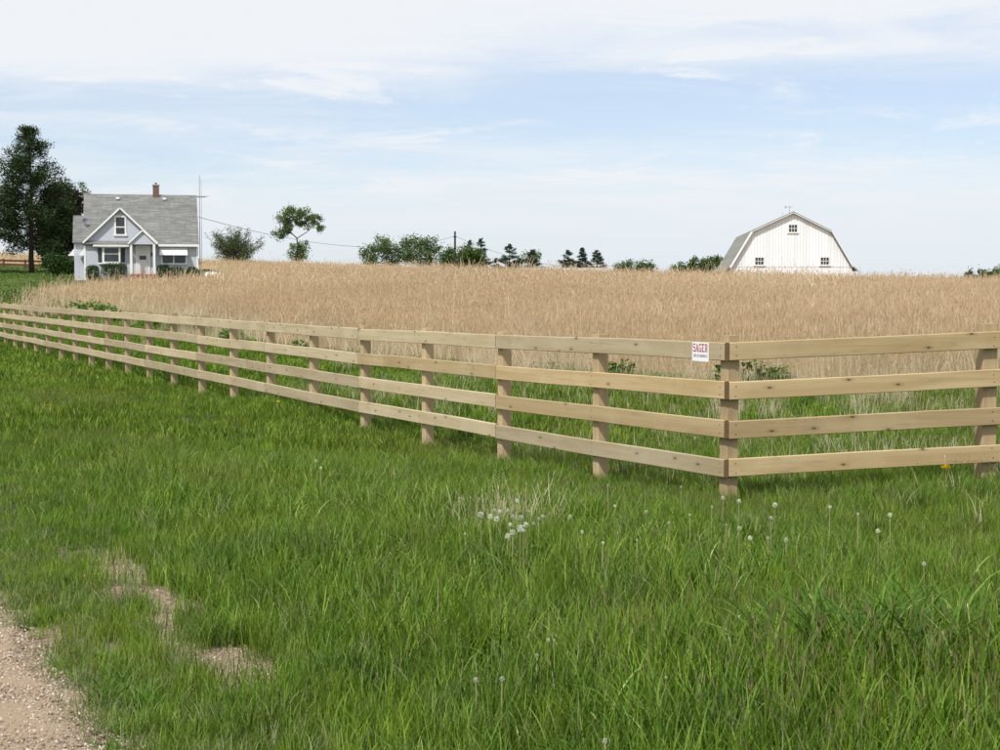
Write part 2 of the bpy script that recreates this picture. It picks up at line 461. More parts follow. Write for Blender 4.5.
def ground_mat():
    m, t = new_mat('ground')
    g = t.add('ShaderNodeNewGeometry')
    pos = g.outputs['Position']
    sp = t.add('ShaderNodeSeparateXYZ', ins={0: pos})
    at = t.add('ShaderNodeAttribute', attribute_name='cover')
    cv = t.add('ShaderNodeSeparateColor', ins={0: at.outputs['Color']})
    n1 = t.noise(pos, 0.9, 5, 0.65); n2 = t.noise(pos, 9.0, 5, 0.7); n3 = t.noise(pos, 60.0, 3, 0.6)
    green = t.mix(n2, (.03, .045, .012), (.06, .075, .024))
    green = t.mix(t.step(n1, 0.45, 0.7), green, (.075, .075, .035))
    lawn = t.mix(n1, (.06, .095, .02), (.10, .125, .035))
    straw = t.mix(n2, (.38, .28, .18), (.55, .42, .28))
    dirt = t.mix(n2, (.115, .085, .052), (.26, .195, .13))
    dirt = t.mix(t.step(n3, 0.5, 0.7), dirt, (.45, .37, .28))
    v = t.math('ADD', t.math('MULTIPLY', sp.outputs[0], DV.x), t.math('MULTIPLY', sp.outputs[1], DV.y))
    u = t.math('ADD', t.math('MULTIPLY', sp.outputs[0], DU.x), t.math('MULTIPLY', sp.outputs[1], DU.y))
    wob = t.math('MULTIPLY_ADD', n1, 0.3, -0.15)
    vs = t.math('ABSOLUTE', t.math('SUBTRACT', t.math('ADD', v, wob), 1.73))
    strip = t.math('MULTIPLY', t.step(vs, 0.34, 0.16), t.math('MULTIPLY', t.step(u, 5.5, 6.0), t.step(u, 11.0, 9.6)))
    edge = t.step(t.math('ADD', v, wob), 1.5, 1.2)
    c = t.mix(cv.outputs[1], green, lawn)
    c = t.mix(cv.outputs[0], c, straw)
    c = t.mix(t.math('MAXIMUM', strip, edge), c, dirt)
    finish(t, c, 0.95, n2, 0.03, 0.7, spec=0.1)
    return m
M['ground'] = ground_mat()
def gravel_mat(name, stone):
    m, t = new_mat(name)
    g = t.add('ShaderNodeNewGeometry'); oi = t.add('ShaderNodeObjectInfo')
    pos = g.outputs['Position']
    if stone:
        c = t.ramp(oi.outputs['Random'], [(0.0, (.17, .13, .10)), (0.35, (.32, .25, .185)), (0.75, (.44, .36, .28)), (1.0, (.60, .54, .46))])
        finish(t, c, 0.9, spec=0.15)
    else:
        n1 = t.noise(pos, 2.0, 5, 0.6); n2 = t.noise(pos, 70.0, 4, 0.7)
        c = t.mix(n2, (.25, .185, .12), (.45, .355, .25))
        c = t.mix(t.math('MULTIPLY', n1, 0.5), c, (.38, .285, .2))
        finish(t, c, 0.95, n2, 0.02, 0.8, spec=0.1)
    return m
M['road'] = gravel_mat('road_gravel', False)
M['stone'] = gravel_mat('road_stone', True)

# ------------------------------------------------------------------ ground sheet and road
def smooth01(x, a, b):
    t = np.clip((x - a) / (b - a), 0, 1)
    return t * t * (3 - 2 * t)
def vnoise(x, y, s, seed=0):
    x = x / s; y = y / s
    xi = np.floor(x).astype(int); yi = np.floor(y).astype(int)
    fx = x - xi; fy = y - yi
    fx = fx * fx * (3 - 2 * fx); fy = fy * fy * (3 - 2 * fy)
    def hsh(i, j):
        n = (i * 374761393 + j * 668265263 + seed * 982451653) & 0x7fffffff
        n = ((n ^ (n >> 13)) * 1274126177) & 0x7fffffff
        return ((n ^ (n >> 16)) & 0xffff) / 65535.0
    return (hsh(xi, yi) * (1 - fx) + hsh(xi + 1, yi) * fx) * (1 - fy) + (hsh(xi, yi + 1) * (1 - fx) + hsh(xi + 1, yi + 1) * fx) * fy

HOUSE = ground_px(140, 124.0)
def dry_cover(x, y):
    """0..1: how much of the ground is under tall dry prairie grass"""
    v = x * DV.x + y * DV.y
    wob = (vnoise(x, y, 3.0, 3) - 0.5) * 2.2 + (vnoise(x, y, 9.0, 5) - 0.5) * 2.0
    a = smooth01(v + wob, 12.2, 13.6) * smooth01(y + wob, 21.5, 23.5)
    t = np.where(y > 1, x / np.maximum(y, 1) * F + 500, 500)           # bearing from the road corner
    lim = np.interp(y, [60, 80, 95, 104, 107, 118], [-60, 40, 62, 85, 235, 235])
    a = a * smooth01(t + wob * 9, lim - 26, lim + 16) * np.where((y > 112) & (t < 232), 0, 1)
    back = smooth01(y, 156, 158) * smooth01(x, -200, -190)
    right = (y > 110) & (t >= 232)
    a = np.where(y > 112, np.where(right, smooth01(v, 13, 14), back), a)
    return a * (1 - smooth01(y, 171, 176))

ys = np.concatenate([np.linspace(-60, 3, 22), np.linspace(4, 40, 110), np.linspace(41, 200, 160), np.geomspace(203, 1800, 60)])
nx = 150
tt = np.linspace(-1, 1, nx); tt = np.sign(tt) * np.abs(tt) ** 1.5
gy = np.repeat(ys, nx)
gx = (tt[None, :] * (40 + np.maximum(ys, 0) * 0.95)[:, None]).ravel()
gz = H(gx, gy)
idx = np.arange(len(ys) * nx).reshape(len(ys), nx)
gf = np.stack([idx[:-1, :-1], idx[:-1, 1:], idx[1:, 1:], idx[1:, :-1]], -1).reshape(-1, 4)
gme = np_mesh('ground', np.stack([gx, gy, gz], 1), gf, M['ground'], smooth=True)
dc = dry_cover(gx, gy)
far_g = smooth01(gy, 84, 92)
ca = gme.attributes.new('cover', 'FLOAT_COLOR', 'POINT')
ca.data.foreach_set('color', np.stack([dc, np.clip(far_g, 0, 1), dc * 0, dc * 0 + 1], 1).astype(np.float32).ravel())
ground = bpy.data.objects.new('ground', gme); COL.objects.link(ground)
tag(ground, kind='structure')

us = np.concatenate([np.linspace(-40, 2, 22), np.linspace(3, 14, 80), np.linspace(15, 130, 60)]); vsr = np.concatenate([np.linspace(-6.5, 0.4, 14), np.linspace(0.45, 1.22, 26)])
UU, VV = np.meshgrid(us, vsr, indexing='ij')
rx = UU * DU.x + VV * DV.x; ry = UU * DU.y + VV * DV.y
VV2 = VV + (vsr[None, :] > 0.4) * (vnoise(rx.ravel(), ry.ravel(), 0.5, 9).reshape(rx.shape) - 0.5) * 0.3 * smooth01(VV, 0.4, 1.2)
rx = UU * DU.x + VV2 * DV.x; ry = UU * DU.y + VV2 * DV.y
rz = H(rx.ravel(), ry.ravel()) + 0.03 - 0.05 * smooth01(VV.ravel(), 0.95, 1.22)
rz = rz + (vnoise(rx.ravel(), ry.ravel(), 0.12, 4) - 0.5) * 0.014
ii = np.arange(rx.size).reshape(rx.shape)
rf = np.stack([ii[:-1, :-1], ii[:-1, 1:], ii[1:, 1:], ii[1:, :-1]], -1).reshape(-1, 4)
road = bpy.data.objects.new('road', np_mesh('road', np.stack([rx.ravel(), ry.ravel(), rz], 1), rf[:, ::-1], M['road'], smooth=True))
COL.objects.link(road); tag(road, kind='structure')

# ------------------------------------------------------------------ scattering (for what nobody could count)
def source(mesh):
    return bpy.data.objects.new(mesh.name, mesh)          # never linked: only its mesh is used
def scatter(name, label, cat, pts, rot, scl, sources):
    n = len(pts)
    me = bpy.data.meshes.new(name)
    me.vertices.add(n); me.vertices.foreach_set('co', np.ascontiguousarray(pts, np.float32).ravel())
    a = me.attributes.new('rot', 'FLOAT_VECTOR', 'POINT'); a.data.foreach_set('vector', np.ascontiguousarray(rot, np.float32).ravel())
    a = me.attributes.new('scl', 'FLOAT_VECTOR', 'POINT'); a.data.foreach_set('vector', np.ascontiguousarray(scl, np.float32).ravel())
    a = me.attributes.new('pick', 'INT', 'POINT'); a.data.foreach_set('value', rng.integers(0, len(sources), n).astype(np.int32))
    o = bpy.data.objects.new(name, me); COL.objects.link(o)
    ng = bpy.data.node_groups.new(name, 'GeometryNodeTree')
    ng.interface.new_socket('Geometry', in_out='INPUT', socket_type='NodeSocketGeometry')
    ng.interface.new_socket('Geometry', in_out='OUTPUT', socket_type='NodeSocketGeometry')
    N = ng.nodes; L = ng.links
    gi = N.new('NodeGroupInput'); go = N.new('NodeGroupOutput')
    jo = N.new('GeometryNodeJoinGeometry')
    for s in sources:
        ob = N.new('GeometryNodeObjectInfo'); ob.inputs['Object'].default_value = s
        ti = N.new('GeometryNodeGeometryToInstance')
        L.new(ob.outputs['Geometry'], ti.inputs[0]); L.new(ti.outputs[0], jo.inputs[0])
    ip = N.new('GeometryNodeInstanceOnPoints')
    def attr(nm, ty):
        q = N.new('GeometryNodeInputNamedAttribute'); q.data_type = ty; q.inputs['Name'].default_value = nm
        return q.outputs[0]
    L.new(gi.outputs[0], ip.inputs['Points']); L.new(jo.outputs[0], ip.inputs['Instance'])
    ip.inputs['Pick Instance'].default_value = True
    L.new(attr('pick', 'INT'), ip.inputs['Instance Index'])
    L.new(attr('rot', 'FLOAT_VECTOR'), ip.inputs['Rotation']); L.new(attr('scl', 'FLOAT_VECTOR'), ip.inputs['Scale'])
    L.new(ip.outputs[0], go.inputs[0])
    md = o.modifiers.new('scatter', 'NODES'); md.node_group = ng
    tag(o, label, cat, kind='stuff')
    return o

def ribbons(r, n, h0, h1, lean0, lean1, width, base_r, segs=4, curl=0.6, droop=0.0):
    """n tapering blades; returns verts, quads (degenerate tips avoided)"""
    V = []; Fq = []
    hh = r.uniform(h0, h1, n); az = r.uniform(0, 2 * math.pi, n); ln = np.radians(r.uniform(lean0, lean1, n))
    bx = r.normal(0, base_r, n); by = r.normal(0, base_r, n)
    wd = width * r.uniform(0.7, 1.3, n)
    tw = az + math.pi / 2 + r.normal(0, 0.7, n)
    for i in range(n):
        d = np.array([math.cos(az[i]), math.sin(az[i])]); s = np.array([math.cos(tw[i]), math.sin(tw[i])])
        p = np.array([bx[i], by[i], -0.03]); a = ln[i] * 0.35; L = hh[i] / segs
        cu = r.uniform(0.3, 1.0) * curl
        k = len(V)
        for j in range(segs + 1):
            t = j / segs
            ww = wd[i] * (1.0 - t ** 2.2) * (0.7 + 0.6 * min(t * 3, 1)) * 0.5 + width * 0.04
            V.append((p[0] - s[0] * ww, p[1] - s[1] * ww, p[2])); V.append((p[0] + s[0] * ww, p[1] + s[1] * ww, p[2]))
            p = p + np.array([d[0] * math.sin(a), d[1] * math.sin(a), math.cos(a)]) * L
            a += ln[i] * 0.65 / segs * 2 * (0.5 + t) + cu * t / segs * 2 + droop * t * t
        for j in range(segs):
            Fq.append((k + 2 * j, k + 2 * j + 1, k + 2 * j + 3, k + 2 * j + 2))
    return np.array(V), np.array(Fq)
def join(parts):
    V = []; Fq = []; mi = []; k = 0
    for v, f, m in parts:
        V.append(v); Fq.append(f + k); mi.append(np.full(len(f), m)); k += len(v)
    return np.concatenate(V), np.concatenate(Fq), np.concatenate(mi)
def seed_stems(r, n, h0, h1, width, head_len, head_w, base_r, lean=14, loose=0.0):
    V = []; Fq = []; mi = []
    for i in range(n):
        hh = r.uniform(h0, h1); az = r.uniform(0, 6.283); ln = math.radians(abs(r.normal(0, lean)))
        d = np.array([math.cos(az) * math.sin(ln), math.sin(az) * math.sin(ln), math.cos(ln)])
        b = np.array([r.normal(0, base_r), r.normal(0, base_r), 0.0])
        s = np.array([math.cos(az + 1.3), math.sin(az + 1.3), 0])
        tip = b + d * hh
        k = len(V); w2 = width * 0.5
        V += [b - s * w2, b + s * w2, tip + s * w2 * .6, tip - s * w2 * .6]; Fq.append((k, k + 1, k + 2, k + 3)); mi.append(0)
        hl = head_len * r.uniform(0.7, 1.3)
        for q in range(3 if loose == 0 else 6):
            aa = r.uniform(0, 6.283); sd = np.array([math.cos(aa), math.sin(aa), 0])
            c0 = tip - d * hl * (0.1 + 0.5 * q / 6.0 * (loose > 0)) ; dd = d + sd * (0.08 + loose * r.uniform(0.4, 1))
            dd /= np.linalg.norm(dd)
            s2 = np.cross(dd, r.normal(size=3)); s2 /= np.linalg.norm(s2)
            e = c0 + dd * hl * (1 if loose == 0 else 0.55)
            mid = (c0 + e) / 2; k = len(V)
            V += [c0, mid + s2 * head_w, e, mid - s2 * head_w]; Fq.append((k, k + 1, k + 2, k + 3)); mi.append(1)
    return np.array(V), np.array(Fq), np.array(mi)

def frustum_pts(y0, y1, dens, margin=1.5, xs=1.12):
    """uniform random ground points in the wedge the camera sees (and a bit beside it)"""
    n = int(dens * (y1 - y0) * (0.3125 * xs * (y0 + y1) + 2 * margin))
    wmax = 0.3125 * xs * y1 + margin
    out = []
    m = int(dens * (y1 - y0) * 2 * wmax)
    y = rng.uniform(y0, y1, m); x = rng.uniform(-wmax, wmax, m)
    k = np.abs(x) < 0.3125 * xs * y + margin
    return x[k], y[k]

# ------------------------------------------------------------------ house
def house():
    root = empty('house', (HOUSE.x, HOUSE.y, HOUSE.z - 0.02), -math.atan2(HOUSE.x, HOUSE.y))
    tag(root, 'small grey sided cottage with grey shingle roof, steep front gable and little gabled porch', 'house')
    S = M['siding']; W = M['white']; R = M['shingle']
    EZ, RZ, EY, RY = 2.80, 6.88, -0.35, 4.1
    sl = (RZ - EZ) / (RY - EY)
    def rz(y): return EZ + sl * (y - EY)
    # body with gable ends
    b = MB()
    x0, x1, D = -4.09, 4.47, 8.2
    prof = [(0, -0.4), (0, rz(0) - 0.14), (RY, RZ - 0.14), (D, rz(0) - 0.14), (D, -0.4)]
    v = [(x0, y, z) for y, z in prof] + [(x1, y, z) for y, z in prof]
    n = 5
    b.add(v, [tuple(range(n)), tuple(reversed(range(n, 2 * n)))] + [(i, i + n, (i + 1) % n + n, (i + 1) % n) for i in range(n)])
    b.build('wall', S, root)
    # front gable wall, proud of the body
    ax, az = -1.4, 5.55
    g = MB().prism([(-4.08, -0.4), (1.3, -0.4), (1.3, 2.94), (ax, az - 0.02), (-4.08, 2.94)], -0.06, 0.4)
    g.build('gable_wall', S, root)
    # main roof: two slabs
    r = MB()
    r.slab((-4.2, EY, EZ), (4.56, EY, EZ), (4.56, RY, RZ), (-4.2, RY, RZ), 0.12)
    r.slab((-4.2, RY, RZ), (4.56, RY, RZ), (4.56, 2 * RY - EY, EZ), (-4.2, 2 * RY - EY, EZ), 0.12)
    roof = r.build('roof', R, root)
    # front cross gable roof
    yb = EY + (az + 0.12 - EZ) / sl + 0.15
    r = MB()
    r.slab((-4.2, -0.32, 2.95), (ax, -0.32, az + .1), (ax, yb, az + .1), (-4.2, 0.2, 2.95), 0.1)
    r.slab((ax, -0.32, az + .1), (1.42, -0.32, 2.95), (1.42, 0.2, 2.95), (ax, yb, az + .1), 0.1)
    r.build('gable_roof', R, root)
    def rake(name, xa, za, xb, zb, y, parent, wdt=0.13):
        dx, dz_ = xb - xa, zb - za; L = math.hypot(dx, dz_); nx_, nz_ = -dz_ / L, dx / L
        if nz_ > 0: nx_, nz_ = -nx_, -nz_
        MB().prism([(xa, za), (xb, zb), (xb + nx_ * wdt, zb + nz_ * wdt), (xa + nx_ * wdt, za + nz_ * wdt)], y - 0.03, y).build(name, W, parent)
    rake('rake_board', -4.24, 2.93, ax, az + .12, -0.325, root)
    rake('rake_board', ax, az + .12, 1.46, 2.93, -0.325, root)
    # wing at the left
    wg = MB()
    wx0, wx1 = -4.9, -4.095
    prof = [(1.3, -0.4), (1.3, 3.02), (3.1, 4.95), (5.0, 3.02), (5.0, -0.4)]
    v = [(wx0, y, z) for y, z in prof] + [(wx1, y, z) for y, z in prof]
    wg.add(v, [tuple(range(n)), tuple(reversed(range(n, 2 * n)))] + [(i, i + n, (i + 1) % n + n, (i + 1) % n) for i in range(n)])
    wg.build('wing_wall', S, root)
    r = MB()
    r.slab((-5.0, 1.0, 2.95), (-4.1, 1.0, 2.95), (-4.1, 3.1, 5.12), (-5.0, 3.1, 5.12), 0.1)
    r.slab((-5.0, 3.1, 5.12), (-4.1, 3.1, 5.12), (-4.1, 5.2, 2.95), (-5.0, 5.2, 2.95), 0.1)
    r.build('wing_roof', R, root)
    # trim
    MB().box(-4.13, -3.98, -0.085, 0.05, -0.3, 2.9).build('corner_board', W, root)
    MB().box(4.36, 4.50, -0.03, 0.1, -0.3, 2.78).build('corner_board', W, root)
    MB().box(1.44, 4.56, -0.44, -0.352, EZ - 0.16, EZ + 0.01).build('gutter', W, root)
    # chimney, vents
    c = MB().box(1.13, 1.62, 3.85, 4.35, 6.2, 7.58).build('chimney', M['brick_brown'], roof)
    MB().box(1.08, 1.67, 3.80, 4.40, 7.58, 7.68).build('chimney_cap', M['grey_metal'], roof)
    MB().tube([(1.37, 4.1, 7.68), (1.37, 4.1, 7.82)], 0.1, 8).build('flue', M['brick_brown'], roof)
    for vx in (-1.6, 2.02):
        y = 3.75
        vb = MB(); vb.box(vx - 0.13, vx + 0.13, y - 0.25, y + 0.15, rz(y) - 0.1, rz(y) + 0.06)
        vb.build('roof_vent', M['white_metal'], roof)
    # windows
    def window(xa, xb, za, zb, y, split=None, across=None, fr=0.1):
        f = MB()
        f.box(xa, xa + fr, y - .05, y, za, zb); f.box(xb - fr, xb, y - .05, y, za, zb)
        f.box(xa + fr, xb - fr, y - .05, y, zb - fr, zb)
        f.box(xa - .05, xb + .05, y - .09, y, za - fr * .6, za + fr * .4)
        if across: f.box(xa + fr, xb - fr, y - .045, y, across - .04, across + .04)
        if split: f.box(split - .05, split + .05, y - .045, y, za + fr * .4, zb - fr)
        w_ = f.build('window', W, root)
        def pane(a, b_, c_, d_):
            MB().box(a, b_, y - .02, y + .02, c_, d_).build('pane', M['glass'], w_)
        lo, hi = za + fr * .4, zb - fr
        if across:
            pane(xa + fr, xb - fr, lo, across - .04); pane(xa + fr, xb - fr, across + .04, hi)
        elif split:
            pane(xa + fr, split - .05, lo, hi); pane(split + .05, xb - fr, lo, hi)
        else:
            pane(xa + fr, xb - fr, lo, hi)
        return w_
    window(-1.84, -0.93, 3.52, 5.0, -0.06, across=4.12, fr=0.13)
    window(1.66, 3.62, 1.32, 2.55, 0.0, split=2.62, fr=0.1)
    # bay window: box with slanted cheeks
    bay = MB(); poly = [(-3.1, -0.05), (-2.72, -0.55), (-1.42, -0.55), (-1.04, -0.05)]
    lo, hi = 1.28, 2.62
    bay.add([(x, y, lo) for x, y in poly] + [(x, y, hi) for x, y in poly], [(3, 2, 1, 0), (4, 5, 6, 7), (0, 1, 5, 4), (1, 2, 6, 5), (2, 3, 7, 6)])
    bw = bay.build('bay_window', W, root)
    MB().box(-2.60, -1.54, -0.572, -0.545, 1.48, 2.02).build('pane', M['glass'], bw)
    MB().box(-2.60, -1.54, -0.572, -0.545, 2.08, 2.50).build('pane', M['glass'], bw)
    for sgn, xa, xb in ((-1, -3.06, -2.76), (1, -1.38, -1.08)):
        ya, yb_ = (-0.10, -0.50) if sgn < 0 else (-0.50, -0.10)
        nx_ = sgn * 0.8 * 0.03; ny_ = -0.6 * 0.03
        q = [(xa, ya), (xb, yb_)]
        MB().add([(xa + nx_, ya + ny_, 1.40), (xb + nx_, yb_ + ny_, 1.40), (xb + nx_, yb_ + ny_, 2.52), (xa + nx_, ya + ny_, 2.52),
                  (xa, ya, 1.40), (xb, yb_, 1.40), (xb, yb_, 2.52), (xa, ya, 2.52)],
                 [(0, 1, 2, 3), (7, 6, 5, 4), (0, 4, 5, 1), (1, 5, 6, 2), (2, 6, 7, 3), (3, 7, 4, 0)]).build('side_pane', M['glass'], bw)
    MB().add([(-3.4, -0.75, 2.62), (-0.76, -0.75, 2.62), (-0.76, -0.06, 2.62), (-3.4, -0.06, 2.62), (-3.4, -0.75, 2.72), (-0.76, -0.75, 2.72), (-1.1, -0.06, 2.98), (-3.05, -0.06, 2.98)],
             [(3, 2, 1, 0), (4, 5, 6, 7), (0, 1, 5, 4), (1, 2, 6, 5), (2, 3, 7, 6), (3, 0, 4, 7)]).build('bay_roof', R, root)
    MB().box(-3.43, -0.73, -0.79, -0.752, 2.60, 2.72).build('bay_fascia', W, root)
    # right window awning
    aw = MB()
    aw.slab((1.55, -0.62, 1.98), (3.66, -0.62, 1.98), (3.66, -0.02, 2.64), (1.55, -0.02, 2.64), 0.03)
    a_ = aw.build('awning', M['white_metal'], root)
    for xx in (1.55, 3.63):
        MB().add([(xx, -0.6, 1.96), (xx, -0.03, 1.96), (xx, -0.03, 2.58), (xx + .03, -0.6, 1.96), (xx + .03, -0.03, 1.96), (xx + .03, -0.03, 2.58)],
                 [(0, 2, 1), (3, 4, 5), (0, 1, 4, 3), (1, 2, 5, 4), (2, 0, 3, 5)]).build('awning_cheek', M['white_metal'], a_)
    # side awnings facing left
    for (xw, ya, yb_) in ((-4.9, 1.9, 3.0), (-4.09, 0.2, 1.15)):
        s_ = MB(); s_.slab((xw - .5, ya, 1.95), (xw - .5, yb_, 1.95), (xw + .01, yb_, 2.55), (xw + .01, ya, 2.55), 0.03)
        s_.add([(xw - .5, ya, 1.94), (xw, ya, 1.94), (xw, ya, 2.52), (xw - .5, ya + .03, 1.94), (xw, ya + .03, 1.94), (xw, ya + .03, 2.52)],
               [(0, 1, 2), (5, 4, 3), (0, 3, 4, 1), (1, 4, 5, 2), (2, 5, 3, 0)])
        s_.build('side_awning', M['white_metal'], root)
    # porch
    px0, px1, pa = -0.72, 1.27, 0.28
    r = MB()
    r.slab((px0 - .12, -1.15, 2.86), (pa, -1.15, 3.92), (pa, 0.6, 3.92), (px0 - .12, 0.6, 2.86), 0.08)
    r.slab((pa, -1.15, 3.92), (px1 + .12, -1.15, 2.86), (px1 + .12, 0.6, 2.86), (pa, 0.6, 3.92), 0.08)
    r.build('porch_roof', R, root)
    rake('porch_rake_board', px0 - .15, 2.84, pa, 3.93, -1.155, root, 0.11)
    rake('porch_rake_board', pa, 3.93, px1 + .15, 2.84, -1.155, root, 0.11)
    MB().prism([(px0, 2.78), (px1, 2.78), (px1, 2.88), (pa, 3.8), (px0, 2.88)], -1.05, -0.95).build('porch_gable', S, root)
    for xx in (-0.60, 1.13):
        MB().box(xx - .09, xx + .09, -1.07, -0.89, 0.5, 2.78).build('porch_post', W, root)
    MB().box(px0 - .05, px1 + .06, -1.2, -0.065, -0.3, 0.5).build('porch_floor', M['brick'], root)
    for k in range(2):
        MB().box(-0.3, 0.95, -1.2 - .3 * (k + 1), -1.2 - .3 * k - .002, -0.3, 0.5 - .17 * (k + 1)).build('step', M['brick'], root)
    MB().box(-0.66, -0.5, -0.12, -0.062, 0.5, 2.78).build('porch_pilaster', W, root)
    # door
    fr = MB(); fr.box(-0.26, -0.14, -.11, -.06, 0.5, 2.62); fr.box(0.70, 0.82, -.11, -.06, 0.5, 2.62); fr.box(-0.26, 0.82, -.112, -.06, 2.62, 2.74)
    fr.build('door_frame', W, root)
    d = MB().box(-0.14, 0.70, -.09, -.062, 0.5, 2.62).build('door', M['door_white'], root)
    MB().box(0.0, 0.56, -.1, -.088, 1.95, 2.45).build('door_pane', M['door_white'], d)
    MB().box(0.02, 0.54, -.103, -.088, 1.62, 1.93).build('door_pane', M['glass'], d)
    MB().box(0.0, 0.56, -.1, -.088, 0.7, 1.35).build('door_panel', M['door_white'], d)
    MB().tube([(0.62, -.09, 1.5), (0.62, -.15, 1.5)], 0.03, 8).build('door_handle', M['dark_metal'], d)
    MB().box(0.92, 1.02, -.16, -.062, 1.9, 2.2).build('porch_lamp', M['dark_metal'], root)
    # dish and meter
    dish = MB()
    y = 1.25; c0 = Vector((-4.05, y - .2, rz(y) + .35))
    dish.tube([(-4.05, y, rz(y)), (-4.05, y - .05, rz(y) + .35), c0], 0.025, 6)
    rr = [(0.0, 0.0), (.08, .01), (.15, .03), (.2, .06)]
    dish.tube([c0 + Vector((.2, -.9, .3)).normalized() * d_ for _, d_ in rr], [max(r_, .01) for r_, _ in rr], 14, cap=False)
    dish.build('satellite_dish', M['slate_metal'], root)
    MB().box(4.472, 4.6, 0.9, 1.2, 1.3, 1.75).build('meter_box', M['grey_metal'], root)
    return root
HS = house()
def hloc(x, y, z=0.0):
    return Matrix.Translation(HS.location) @ Matrix.Rotation(HS.rotation_euler.z, 4, 'Z') @ Vector((x, y, z))

def antenna():
    p = hloc(4.72, 2.2)
    p.z = h(p.x, p.y)
    root = empty('television_antenna', p, HS.rotation_euler.z)
    tag(root, 'thin tall metal antenna mast beside the grey house', 'antenna')
    MB().tube([(0, 0, -.2), (0, 0, 8.3)], [.04, .025], 6).build('mast', M['grey_metal'], root)
    MB().tube([(.14, 0, -.2), (.14, 0, 8.0)], [.02, .015], 5).build('lead_wire', M['grey_metal'], root)
    MB().tube([(-.05, -1.0, 6.6), (.05, 1.0, 6.62)], .02, 5).build('boom', M['grey_metal'], root)
    for k in range(7):
        y = -.95 + k * .31; L = .75 - .06 * k
        MB().tube([(-L, y, 6.62), (L, y, 6.62)], .01, 4).build('element', M['grey_metal'], root)
antenna()

